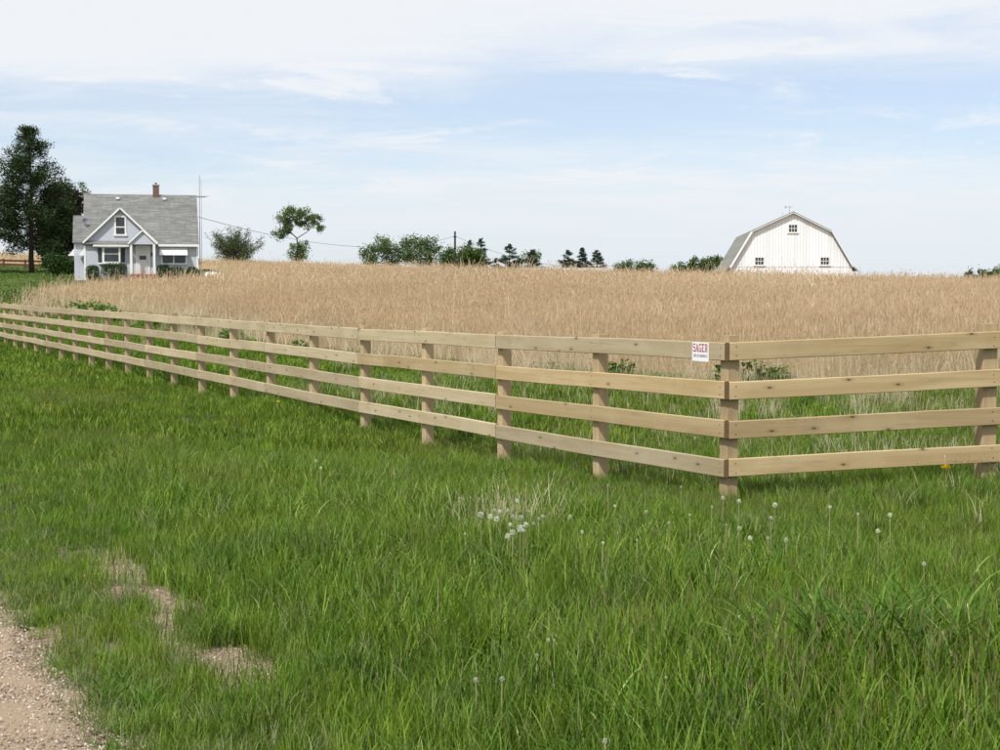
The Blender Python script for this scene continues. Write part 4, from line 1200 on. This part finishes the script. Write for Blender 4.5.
def sign():
    c = P(701, 352, 12.66)
    # on the front face of the top left rail
    n_ = -DV
    u_ = ((701 - 500) / F)
    # point on the rail plane under column 701
    t = (FC.x * DV.x + FC.y * DV.y) / (u_ * DV.x + DV.y)
    p = P(701, 351.8, t)
    root = empty('sign', p + n_ * .004)
    tag(root, 'small white notice with red lettering nailed to the top fence rail by the corner', 'sign')
    X = -DU; Y_ = Vector((0, 0, 1)); Z_ = n_
    root.matrix_world = Matrix(((X.x, Y_.x, Z_.x, root.location.x), (X.y, Y_.y, Z_.y, root.location.y), (X.z, Y_.z, Z_.z, root.location.z), (0, 0, 0, 1)))
    wd, hg = .158 * 1.55, .150
    b = MB(); b.box(-wd / 2, wd / 2, -hg / 2, hg / 2, -.002, .003); b.build('plate', M['sign_white'], root)
    # serif capitals from strokes: (x0,y0,x1,y1) in a 4 x 6 cell
    ST = {'S': [(0, 5.3, 4, 6), (0, 3, .95, 6), (0, 2.8, 4, 3.5), (3.05, 0, 4, 3.2), (0, 0, 4, .7), (3.3, 4.6, 4, 6), (0, 0, .7, 1.5)],
          'A': 'A', 'G': [(0, .5, 1, 5.5), (.5, 5.3, 4, 6), (.5, 0, 4, .7), (3, 0, 4, 2.8), (2.2, 2.3, 4.2, 2.9), (3.3, 4.4, 4, 6)],
          'E': [(.5, 0, 1.5, 6), (0, 5.3, 4, 6), (0, 0, 4, .7), (1, 2.8, 3, 3.4), (3.3, 4.5, 4, 6), (3.3, 0, 4, 1.6)],
          'R': [(.5, 0, 1.5, 6), (0, 5.3, 3.2, 6), (1, 2.6, 3.2, 3.3), (2.8, 3, 3.8, 5.6), (0, 0, 2, .6)]}
    cw = wd * .92 / 5; s_ = cw * .82 / 4; sy = .064 / 6
    for i, ch in enumerate('SAGER'):
        m_ = MB(); x0 = -wd * .46 + i * cw + cw * .09; y0 = hg / 2 - .075
        def st(pts, z): m_.add([(x0 + x * s_, y0 + y * sy, z) for x, y in pts], [(0, 1, 2, 3)])
        if ch == 'A':
            st([(-.1, 0), (.6, 0), (2.2, 6), (1.6, 6)], .0042); st([(2.7, 0), (4.0, 0), (2.4, 6), (1.4, 6)], .0043)
            st([(.9, 1.7), (3.1, 1.7), (3.1, 2.3), (.9, 2.3)], .0044); st([(-.5, 0), (1.2, 0), (1.2, .5), (-.5, .5)], .0045); st([(2.3, 0), (4.5, 0), (4.5, .5), (2.3, .5)], .0046)
        else:
            for q, (a, b_, c_, d_) in enumerate(ST[ch]): st([(a, b_), (c_, b_), (c_, d_), (a, d_)], .0042 + q * .0001)
        if ch == 'R': st([(1.9, 3), (2.9, 3), (4.4, 0), (3.3, 0)], .0050)
        m_.build('letter', M['sign_red'], root)
    rr = random.Random(4)
    m_ = MB(); x = -wd * .40
    while x < wd * .40:
        a = rr.uniform(.006, .012)
        m_.add([(x, -.042, .0042), (x + a, -.042, .0042), (x + a, -.020, .0042), (x, -.020, .0042)], [(0, 1, 2, 3)]); x += a + rr.choice([.004, .004, .012])
    m_.build('small_print', M['sign_grey'], root)['kind'] = 'stuff'
sign()

# ------------------------------------------------------------------ weeds and dandelions
def weed(px, Y, hgt, wid, seed, label, group=None, n=46, py=None, loc=None, name='leafy_weed'):
    r = np.random.default_rng(seed)
    if loc is not None: b = Vector((loc[0], loc[1], h(loc[0], loc[1])))
    elif py is not None: b = pix_ground(px, py)
    else: b = ground_px(px, Y)
    root = empty(name, b); tag(root, label, 'weed', group)
    lf = MB(); sm = MB()
    for k in range(n * 3):
        az = r.uniform(0, 6.28); t = r.uniform(0, 1); rad = wid * .5 * math.sqrt(r.uniform(.02, 1)); z0 = hgt * r.uniform(.15, .9) * (1 - .4 * (rad / (wid * .5)) ** 2)
        c = Vector((math.cos(az) * rad, math.sin(az) * rad, z0)); L = hgt * r.uniform(.16, .32)
        el = r.uniform(-.2, .9); d = Vector((math.cos(az) * math.cos(el), math.sin(az) * math.cos(el), math.sin(el)))
        s = d.cross(Vector((r.normal(0, .3), r.normal(0, .3), 1))).normalized(); up = s.cross(d)
        wv = L * r.uniform(.2, .32)
        p0, p1, p2, p3 = c, c + d * L * .35, c + d * L * .75 - up * L * .04, c + d * L - up * L * .16
        lf.add([p0, p1 - s * wv + up * wv * .2, p1, p1 + s * wv + up * wv * .2, p2 - s * wv * .75 + up * wv * .1, p2, p2 + s * wv * .75 + up * wv * .1, p3],
               [(0, 2, 1), (0, 3, 2), (1, 2, 5, 4), (2, 3, 6, 5), (4, 5, 7), (5, 6, 7)])
        if k % 3 == 0: sm.tube([(math.cos(az) * rad * .2, math.sin(az) * rad * .2, -.03), c], [.008, .005], 4, cap=False)
    lf.build('foliage', M['weed'], root)['kind'] = 'stuff'
    sm.build('stems', M['weed'], root)['kind'] = 'stuff'
GW = 'broadleaf weeds along the edge of the dry grass'
LBW = 'green weed clump in the dense weed band below the house lawn'
ORD = ['fourth', 'fifth', 'sixth', 'seventh', 'eighth', 'ninth', 'tenth', 'eleventh']
def edge_Y(px, v=12.7): return v / (DV.y + DV.x * (px - 500) / F)
weed(753, 22.6, .55, .95, 81, 'largest dark green weed clump, behind the fence beside the corner post', GW, 80)
weed(774, 22.8, .4, .5, 82, 'small weed clump touching the largest clump behind the corner post', GW, 50)
weed(621, 24.6, .45, .5, 83, 'upright weed clump between the two posts nearest the fence corner', GW, 50)
for i, (px, hg, wd, v) in enumerate([(543, .34, .6, 12.4), (416, .4, .6, 12.0), (352, .34, .55, 11.9), (300, .5, .7, 12.1), (232, .5, .7, 12.8), (198, .6, .8, 13.2), (176, .5, .7, 12.6), (152, .5, .8, 12.8),
                                     (118, .55, 1.0, 12.8), (104, .6, 1.2, 12.9), (92, .7, 1.4, 12.7), (82, .7, 1.4, 12.4), (70, .8, 1.5, 12.8), (58, .7, 1.5, 12.6), (47, .8, 1.6, 12.8), (36, .8, 1.7, 13.0), (25, .8, 1.8, 12.9), (12, .8, 1.8, 12.8), (2, .7, 1.8, 12.9)]):
    if i < 8:
        lab = ORD[i] + ' green weed clump along the edge of the dry grass, counted from the fence corner'
    else:
        lab = LBW
    weed(px, edge_Y(px, v - .6), hg, wd, 90 + i, lab, GW, 60)
weed(792, None, .26, .34, 130, 'dark broadleaf weed rosette sunk in the tall verge grass', None, 46, py=590)
weed(66, None, .16, .5, 131, 'low dark green weed patch in the short verge grass', None, 40, py=412)

def dandelion_parts():
    r = np.random.default_rng(77)
    heads = []
    V = []; Fc = []
    for k in range(64):
        d = r.normal(size=3); d /= np.linalg.norm(d)
        s = np.cross(d, r.normal(size=3)); s /= np.linalg.norm(s); t_ = np.cross(d, s)
        k0 = len(V); tip = d * .021
        V += [d * .004 - s * .0004, d * .004 + s * .0004, tip + s * .0007, tip - s * .0007]; Fc.append((k0, k0 + 1, k0 + 2, k0 + 3))
        k0 = len(V); V += [tip - s * .0036, tip + t_ * .0036, tip + s * .0036, tip - t_ * .0036]; Fc.append((k0, k0 + 1, k0 + 2, k0 + 3))
    puff = np_mesh('seed_head', np.array(V), np.array(Fc), M['puff'])
    V = []; Fc = []
    for k in range(90):
        az = r.uniform(0, 6.28); el = r.uniform(.1, 1.5)
        d = np.array([math.cos(az) * math.cos(el), math.sin(az) * math.cos(el), math.sin(el)]); s = np.cross(d, [0, 0, 1.01]); s /= np.linalg.norm(s) + 1e-6
        k0 = len(V); L = .022 * (1 - .3 * el / 1.5)
        V += [d * .003 - s * .001, d * .003 + s * .001, d * L + s * .0025, d * L - s * .0025]; Fc.append((k0, k0 + 1, k0 + 2, k0 + 3))
    flower = np_mesh('flower_head', np.array(V), np.array(Fc), M['yellow'])
    stems = []
    for k in range(3):
        b = r.normal(0, .02, 2)
        stems.append(MB().tube([(b[0], b[1], -.33), (b[0] * .3, b[1] * .3, -.15), (0, 0, 0)], [.0035, .003, .0025], 5, cap=False).mesh('stem', M['stem']))
    return puff, flower, stems
M['puff'] = foliage('dandelion_down', (.58, .58, .56), (.68, .68, .66), (.78, .78, .76), 0.45)
M['yellow'] = foliage('dandelion_petals', (.75, .52, .01), (.8, .6, .02), (.85, .68, .04), 0.2)
M['stem'] = foliage('dandelion_stem', (.25, .28, .1), (.33, .32, .15), (.45, .4, .22), 0.2)
PUFF, FLOWER, STEMS = dandelion_parts()
def dandelion(px, py, above, flower, label, group, sc=1.0):
    above *= random.uniform(.75, 1.0)
    p = pix_ground(px, py, above)
    root = empty('dandelion', (p.x, p.y, h(p.x, p.y))); tag(root, label, 'dandelion', group)
    for me, nm in ((FLOWER if flower else PUFF, 'flower_head' if flower else 'seed_head'), (random.choice(STEMS), 'stem')):
        o = bpy.data.objects.new(nm, me); o.parent = root; o.location = (0, 0, p.z - root.location.z); COL.objects.link(o)
        s_ = sc * random.uniform(.45, 1.0) if nm != 'stem' else 1.0
        o.scale = (s_, s_, s_); o.rotation_euler = (0 if nm == 'stem' else random.uniform(-.3, .3), 0, random.uniform(0, 6.28))
clump = [(521, 528, 1.1), (508, 535, 1.0), (487, 510, .8), (506, 516, .9), (510, 523, .8), (515, 522, .9), (519, 519, .7), (526, 520, .8), (531, 516, .7), (534, 522, .8), (502, 520, .7), (524, 504, .6), (542, 516, .6), (497, 518, .6), (512, 514, .8), (528, 526, .7), (516, 530, .7), (492, 515, .6), (537, 514, .6)]
for x, y, s_ in clump:
    dandelion(x + random.uniform(-7, 7), y + random.uniform(-5, 5), .42, False, 'dandelion seed head in the crowded pale clump amid the verge grass', 'dandelions in the crowded clump', s_ * 1.2)
loose = [(459, 498), (608, 485), (615, 506), (582, 532), (603, 543), (570, 517), (465, 534), (739, 501), (726, 525), (739, 528), (750, 538), (775, 505), (830, 507), (890, 515), (878, 531), (858, 514), (681, 487), (771, 518), (768, 538),
         (723, 498), (712, 507), (669, 523), (924, 564), (476, 680), (502, 679), (605, 741), (537, 655), (548, 640), (666, 678), (740, 617), (895, 656), (925, 624), (316, 461), (321, 468), (646, 512), (637, 540), (690, 515), (786, 540)]
for x, y in loose:
    dandelion(x, y, .37 if y < 560 else .27, False, 'white dandelion seed head standing singly in the grass in front of the fence', 'scattered dandelion seed heads before the fence', random.uniform(.65, 1.05) * (.5 if y > 560 else .85))
for x, y in [(838, 439), (867, 443), (846, 451), (825, 408), (695, 438), (623, 420)]:
    dandelion(x, y, .22, False, 'white dandelion seed head in the green strip behind the fence', 'dandelion seed heads behind the fence', .9)
dandelion(946, 469, .36, True, 'bright yellow dandelion flower under the lowest rail by the wide fence post', None, 2.6)
dandelion(278, 402, .26, True, 'yellow dandelion flower at the foot of a fence post on the long run', None, 2.2)
dandelion(48, 406, .24, True, 'yellow dandelion flower beside the low dark weed patch', None, 2.4)

# ------------------------------------------------------------------ grasses
r0 = np.random.default_rng(101)
def tuft(name, seed, n, width, mats, lean=(4, 38), br=.2, segs=4, curl=.7, extra=None, h0=.5):
    r = np.random.default_rng(seed)
    v, f = ribbons(r, n, h0, 1.05, lean[0], lean[1], width, br, segs, curl)
    parts = [(v, f, 0)]
    if extra:
        v2, f2, m2 = seed_stems(r, *extra)
        V, Fq, mi = join([(v, f, 0)]); k = len(V)
        V = np.concatenate([V, v2]); Fq = np.concatenate([Fq, f2 + k]); mi = np.concatenate([mi, m2])
        return source(np_mesh(name, V, Fq, mats, mi))
    V, Fq, mi = join(parts)
    return source(np_mesh(name, V, Fq, mats, mi))
near_t = [tuft('grass_tuft', 200 + i, 30, .017, [M['grass']]) for i in range(5)]
near_t += [tuft('grass_tuft', 210 + i, 26, .021, [M['grass_dark']], (8, 50), .22, 4, 1.1) for i in range(2)]
near_t += [tuft('grass_tuft', 214, 26, .016, [M['grass_grey']], (6, 45), .22, 4, .9)]
mid_t = [tuft('grass_tuft', 220 + i, 30, .036, [M['grass']], (4, 36), .3, 3) for i in range(4)] + [tuft('grass_tuft', 226, 28, .036, [M['grass_dark']], (6, 40), .3, 3)]
far_t = [tuft('grass_tuft', 230 + i, 34, .07, [M['grass']], (4, 40), .5, 3) for i in range(3)] + [tuft('grass_tuft', 236, 34, .07, [M['grass_dark']], (6, 45), .5, 3)]
grey_t = [tuft('grass_tuft', 240 + i, 26, .02, [M['grass_grey']], (15, 70), .3, 4, 1.0) for i in range(3)]
seed_t = [tuft('seed_tuft', 250 + i, 8, .016, [M['grass'], M['seed']], (4, 30), .22, 4, .6, (8, .8, 1.25, .006, .16, .0045, .25, 9)) for i in range(3)]
tussock_t = [tuft('tussock', 260 + i, 60, .024, [M['grass_dark']], (18, 75), .16, 6, 1.5, None, .7) for i in range(3)]
pale_t = [tuft('pale_stalks', 266 + i, 7, .012, [M['straw'], M['straw']], (4, 45), .25, 3, .6, (2, .7, 1.1, .008, .10, .004, .15, 14)) for i in range(2)]

def verge_h(x, y):
    """grass height in metres"""
    u = x * DU.x + y * DU.y; v = x * DV.x + y * DV.y
    base = np.interp(v, [1.05, 1.5, 2.1, 2.7, 4.0, 6.2, 6.9, 9, 13], [.07, .13, .16, .30, .31, .18, .15, .17, .17])
    far = 1 - .45 * smooth01(u, 9, 22) * smooth01(v, 6.3, 5.2) * 1.0
    far *= 1 - .15 * smooth01(u, 20, 40)
    nz = .7 + .45 * vnoise(x, y, 1.4, 21) + .25 * vnoise(x, y, .5, 22)
    return base * far * nz
def keep_green(x, y):
    u = x * DU.x + y * DU.y; v = x * DV.x + y * DV.y
    wob = (vnoise(x, y, .55, 31) - .5) * .34 + (vnoise(x, y, 1.7, 32) - .5) * .3
    k = smooth01(v + wob, .94, 1.2)
    vs = np.abs(v + wob * .45 - 1.73)
    strip = smooth01(vs + (vnoise(x, y, .4, 34) - .5) * .12, .30, .13) * smooth01(u, 5.6, 6.1) * smooth01(u, 10.6, 9.6)
    k = k * (1 - .96 * strip * smooth01(vnoise(x, y, .22, 33), .10, .35))
    return k * (1 - dry_cover(x, y))
def on_fence(x, y):
    return np.zeros_like(x, bool)
def place(x, y, hscale, tilt=.12, wfac=1.0, sink=0.0):
    n = len(x)
    z = H(x, y) - sink
    rot = np.stack([r0.normal(0, tilt, n), r0.normal(0, tilt, n), r0.uniform(0, 6.283, n)], 1)
    sxy = np.maximum(hscale, .14) * wfac
    return np.stack([x, y, z], 1), rot, np.stack([sxy, sxy, hscale], 1)
def green(y0, y1, dens):
    x, y = frustum_pts(y0, y1, dens)
    k = r0.random(len(x)) < keep_green(x, y)
    return x[k], y[k]
def band(name, label, y0, y1, dens, src, wf=1.0):
    x, y = green(y0, y1, dens)
    hs = verge_h(x, y) * r0.uniform(.75, 1.25, len(x))
    p, ro, sc_ = place(x, y, hs, .12, wf)
    scatter(name, label, 'grass', p, ro, sc_, src)
band('verge_grass', 'lush long green grass of the foreground verge', 3.6, 9.5, 210, near_t)
band('fence_grass', 'green grass growing around the fence corner', 9.5, 17, 120, near_t, 1.1)
band('strip_grass', 'green grass along the long fence run and behind it', 17, 30, 46, mid_t, 1.25)
band('meadow_grass', 'short green grass along the far end of the fence', 30, 60, 15, far_t, 1.3)
band('far_meadow_grass', 'green grass below the house lawn', 60, 95, 5, far_t, 1.9)

lawn_t = [tuft('lawn_tuft', 238 + i, 30, .06, [M['grass_grey' if i else 'grass_dark']], (6, 45), .5, 3) for i in range(2)]
# mown lawn round the house
x = rng.uniform(-58, -20, 11000); y = rng.uniform(86, 156, 11000)
k = (rng.random(len(x)) < (1 - dry_cover(x, y)) * (.35 + .65 * smooth01(vnoise(x, y, 3.0, 91), .2, .7)))
hx = (x - HOUSE.x); hy = (y - HOUSE.y); ca_, sa_ = math.cos(HS.rotation_euler.z), math.sin(HS.rotation_euler.z)
lx, ly = hx * ca_ + hy * sa_, -hx * sa_ + hy * ca_
k &= ~((lx > -5.1) & (lx < 4.7) & (ly > -1.8) & (ly < 8.5))
x, y = x[k], y[k]
p, ro, sc_ = place(x, y, rng.uniform(.07, .16, len(x)) * (.7 + .7 * vnoise(x, y, 4.0, 92)), .15, 2.2)
scatter('lawn_grass', 'short green lawn grass around the grey house', 'grass', p, ro, sc_, lawn_t)
# seed heads: browner drifts
x, y = green(4.5, 22, 46)
k = r0.random(len(x)) < smooth01(vnoise(x, y, 1.8, 41) * .7 + vnoise(x, y, .7, 42) * .3 + .18 * smooth01(x / y, .0, .25), .45, .72) * smooth01(x * DV.x + y * DV.y, 2.4, 3.2)
x, y = x[k], y[k]
p, ro, sc_ = place(x, y, verge_h(x, y) * r0.uniform(.85, 1.2, len(x)), .1)
scatter('grass_seed_heads', 'brownish grass seed heads drifting through the verge', 'grass', p, ro, sc_, seed_t)
long_t = [tuft('long_blades', 270 + i, 7, .020, [M['grass_light']], (10, 60), .3, 6, 1.3, None, .75) for i in range(3)]
x, y = green(4.2, 20, 26)
k = r0.random(len(x)) < (.15 + .85 * smooth01(vnoise(x, y, 1.3, 43), .3, .75)) * smooth01(x * DV.x + y * DV.y, 1.4, 2.6)
x, y = x[k], y[k]
p, ro, sc_ = place(x, y, verge_h(x, y) * r0.uniform(.95, 1.35, len(x)), .12, .9)
scatter('long_light_grass', 'long pale green arching blades in the verge', 'grass', p, ro, sc_, long_t)
def rosette(seed):
    r = np.random.default_rng(seed); V = []; Q = []
    for i in range(16):
        az = r.uniform(0, 6.283); el = r.uniform(.05, .9); L = r.uniform(.5, 1.0); ww = L * r.uniform(.09, .16)
        d = np.array([math.cos(az) * math.cos(el), math.sin(az) * math.cos(el), math.sin(el)]); s2 = np.array([-math.sin(az), math.cos(az), 0])
        b = np.array([r.normal(0, .12), r.normal(0, .12), 0]); k0 = len(V)
        for t_, wv_ in ((0, .2), (.35, 1.0), (.7, .9), (1.0, .15)):
            c_ = b + d * L * t_ - np.array([0, 0, .25 * L * t_ * t_])
            V += [c_ - s2 * ww * wv_, c_ + s2 * ww * wv_]
        for j in range(3): Q.append((k0 + 2 * j, k0 + 2 * j + 1, k0 + 2 * j + 3, k0 + 2 * j + 2))
    return source(np_mesh('rosette', np.array(V), np.array(Q), [M['weed']]))
ros = [rosette(280 + i) for i in range(3)]
x, y = green(4.5, 24, 9)
k = r0.random(len(x)) < smooth01(vnoise(x, y, 1.5, 45), .45, .7)
x, y = x[k], y[k]
p, ro, sc_ = place(x, y, np.clip(verge_h(x, y) * r0.uniform(.7, 1.1, len(x)), .08, .3), .15, .8)
scatter('low_broadleaf_weeds', 'low broadleaf weeds mixed through the verge grass', 'weeds', p, ro, sc_, ros)
# dark arching tussocks
x, y = green(5, 16, 3.0)
u_, v_ = UV(x, y)
k = (v_ > 2.3) & (r0.random(len(x)) < .25 + .75 * smooth01(vnoise(x, y, 1.1, 51), .5, .8))
x, y = x[k], y[k]
cx, cy = pix_ground(872, 680).xy[:]
xx = np.concatenate([x, cx + r0.normal(0, .22, 16)]); yy = np.concatenate([y, cy + r0.normal(0, .22, 16)])
for (qx, qy) in ((250, 640), (310, 655), (280, 610), (215, 590), (330, 690), (120, 700)):
    g_ = pix_ground(qx, qy); xx = np.append(xx, g_.x + r0.normal(0, .1, 3)); yy = np.append(yy, g_.y + r0.normal(0, .1, 3))
p, ro, sc_ = place(xx, yy, np.clip(verge_h(xx, yy) * r0.uniform(.9, 1.3, len(xx)), .16, .42), .12, 1.1)
n_t = len(xx) - 18 - 16
sc_[n_t:n_t + 16] *= 1.35
scatter('arching_tussock_grass', 'dark arching grass tussocks in the verge', 'grass', p, ro, sc_, tussock_t)
g_ = pix_ground(515, 545)
cx_ = g_.x + r0.normal(0, .15, 46); cy_ = g_.y + r0.normal(0, .25, 46)
p, ro, sc_ = place(cx_, cy_, r0.uniform(.30, .44, 46), .15)
scatter('pale_clump_stalks', 'pale brown dead stalks crowded in the dandelion clump', 'grass', p, ro, sc_, pale_t)
# grey-green edge grass by the road, pale dead stalks
x, y = frustum_pts(4.5, 14, 160)
u_, v_ = UV(x, y)
k = (v_ > .95) & (v_ < 1.75) & (r0.random(len(x)) < .5 * smooth01(vnoise(x, y, .5, 61), .25, .6))
x, y = x[k], y[k]
p, ro, sc_ = place(x, y, r0.uniform(.05, .13, len(x)), .2, .8)
scatter('road_edge_grass', 'grey-green low grass creeping over the gravel edge', 'grass', p, ro, sc_, grey_t)
x, y = green(5, 28, 14)
v_ = UV(x, y)[1]
k = r0.random(len(x)) < np.where((v_ > 7.2) & (y > 12.5), .35 + .65 * smooth01(vnoise(x, y, 1.2, 72), .4, .7), (.3 + .6 * smooth01(vnoise(x, y, 1.6, 71), .5, .8)) * .36)
x, y = x[k], y[k]
p, ro, sc_ = place(x, y, verge_h(x, y) * r0.uniform(.8, 1.2, len(x)) * np.where(UV(x, y)[1] > 7.2, 1.75, 1.0), .18)
scatter('dead_stalks', 'pale dead stalks mixed in the green grass', 'grass', p, ro, sc_, pale_t)

# tall dry prairie grass
def dry(name, seed, n, w_, head_w, br):
    r = np.random.default_rng(seed)
    v2, f2, m2 = seed_stems(r, n, .55, .98, w_, .14, head_w, br, 7)
    v4, f4, m4 = seed_stems(r, n // 7, .95, 1.14, w_ * .8, .12, head_w * .7, br, 6)
    v3, f3, m3 = seed_stems(r, n // 3, .4, .85, w_, .1, head_w, br, 34)
    v, f = ribbons(r, n // 2, .35, .85, 6, 60, w_ * 1.5, br, 3, 1.6)
    V, Fq, mi = join([(v, f, 0), (v2, f2, 0), (v3, f3, 0), (v4, f4, 0)])
    mi = np.concatenate([np.zeros(len(f)), m2, m3, m4])
    return source(np_mesh(name, V, Fq, [M['straw'], M['straw_head']], mi))
dry_near = [dry('dry_tuft', 300 + i, 34, .006, .0035, .19) for i in range(5)]
dry_mid = [dry('dry_tuft', 310 + i, 40, .010, .006, .34) for i in range(4)]
dry_far = [dry('dry_tuft', 320 + i, 44, .018, .010, .7) for i in range(4)]
def dryband(name, label, y0, y1, dens, src, hs, wf):
    x, y = frustum_pts(y0, y1, dens, 2.0)
    k = r0.random(len(x)) < dry_cover(x, y) ** 1.5
    x, y = x[k], y[k]
    hs = hs * (1 - .58 * smooth01(y, 82, 92) * smooth01(x / y * F + 500, 260, 215) * smooth01(y, 130, 120))
    hh = hs * (.88 + .16 * vnoise(x, y, 5.0, 81) + .12 * vnoise(x, y, 1.3, 82)) * r0.uniform(.88, 1.08, len(x))
    n = len(x)
    lean = .42 * smooth01(vnoise(x, y, 6.0, 83), .45, .95); la = 6.283 * vnoise(x, y, 14.0, 84)
    hh = hh * (.74 + .42 * vnoise(x, y, 2.2, 85))
    rot = np.stack([r0.normal(0.03, .14, n) + lean * np.cos(la), r0.normal(.03, .14, n) + lean * np.sin(la), r0.uniform(0, 6.283, n)], 1)
    scatter(name, label, 'dry grass', np.stack([x, y, H(x, y)], 1), rot, np.stack([hh * wf, hh * wf, hh], 1), src)
dryband('dry_prairie_grass', 'tall tan dry prairie grass at the front edge of the field', 22, 36, 20, dry_near, .92, 1.1)
dryband('dry_field_grass', 'tall tan dry grass covering the middle of the field', 36, 64, 8.5, dry_mid, .9, 1.1)
dryband('dry_field_far_grass', 'tall tan dry grass on the far part of the field', 64, 130, 2.4, dry_far, .9, 1.1)
dryband('dry_hill_grass', 'tan dry grass on the rise behind the house', 130, 192, 1.3, dry_far, .8, 1.4)

# ragged front edge: lone low tufts straying into the green strip
x, y = frustum_pts(17, 60, 3.0, 2.0)
v_ = UV(x, y)[1]
k = (dry_cover(x, y) < .5) & (v_ > 9.6) & (y > 18.5) & (r0.random(len(x)) < smooth01(v_, 9.6, 13.0) * smooth01(vnoise(x, y, 1.7, 87), .35, .75))
x, y = x[k], y[k]; n = len(x); hh = r0.uniform(.3, .65, n)
scatter('stray_dry_tufts', 'low dry tufts straying from the field edge into the green strip', 'dry grass', np.stack([x, y, H(x, y)], 1),
        np.stack([r0.normal(0, .25, n), r0.normal(0, .25, n), r0.uniform(0, 6.283, n)], 1), np.stack([hh, hh, hh], 1), dry_near)
# sparse wispy stalks standing above the rest
def wisps(name, seed, w_):
    v2, f2, m2 = seed_stems(np.random.default_rng(seed), 3, .8, 1.12, w_, .13, w_ * .7, .6, 8, .12)
    return source(np_mesh(name, v2, f2, [M['straw'], M['straw_head']], m2))
x, y = frustum_pts(24, 130, 2.4, 2.0)
k = r0.random(len(x)) < dry_cover(x, y) * smooth01(vnoise(x, y, 4.0, 86), .2, .7) * np.where((y > 80) & (x / y * F + 500 < 240), .1, 1)
x, y = x[k], y[k]; n = len(x)
rot = np.stack([r0.normal(0, .1, n), r0.normal(0, .1, n), r0.uniform(0, 6.283, n)], 1)
hh = r0.uniform(.9, 1.32, n)
scatter('wispy_dry_stalks', 'thin wispy dry stalks rising above the tan field grass', 'dry grass', np.stack([x, y, H(x, y)], 1), rot, np.stack([hh, hh, hh], 1), [wisps('wisp', 340 + i, .010) for i in range(4)])

# gravel stones on the road and the bare strip
def pebble(seed):
    import bmesh
    bm = bmesh.new(); bmesh.ops.create_icosphere(bm, subdivisions=1, radius=1.0)
    r = np.random.default_rng(seed); s_ = r.uniform(.6, 1.2, 3)
    for v in bm.verts: v.co = Vector((v.co.x * s_[0], v.co.y * s_[1], v.co.z * s_[2] * .7)) * r.uniform(.8, 1.15)
    me = bpy.data.meshes.new('pebble'); bm.to_mesh(me); bm.free(); me.materials.append(M['stone'])
    return source(me)
peb = [pebble(400 + i) for i in range(5)]
x, y = frustum_pts(4.2, 11, 4600, .3, 1.05)
u_, v_ = UV(x, y)
strip = (np.abs(v_ - 1.73) < .2) & (u_ > 5.8) & (u_ < 10.2) & (r0.random(len(x)) < .35)
k = ((v_ < 1.15) & (r0.random(len(x)) < smooth01(v_, 1.5, 1.05))) | strip
x, y, v_ = x[k], y[k], v_[k]
n = len(x)
s_ = np.exp(r0.normal(math.log(.0042), .40, n)).clip(.0022, .014)
z = H(x, y) + np.where(v_ < 1.15, .03 - .05 * smooth01(v_, .95, 1.22), 0) + s_ * .15
scatter('gravel', 'loose tan gravel on the road and the bare wheel track', 'gravel', np.stack([x, y, z], 1), r0.uniform(0, 6.28, (n, 3)), np.stack([s_, s_, s_], 1), peb)
print('points placed; pebbles', n, {o.name: len(o.data.vertices) for o in scene.objects if o.modifiers})
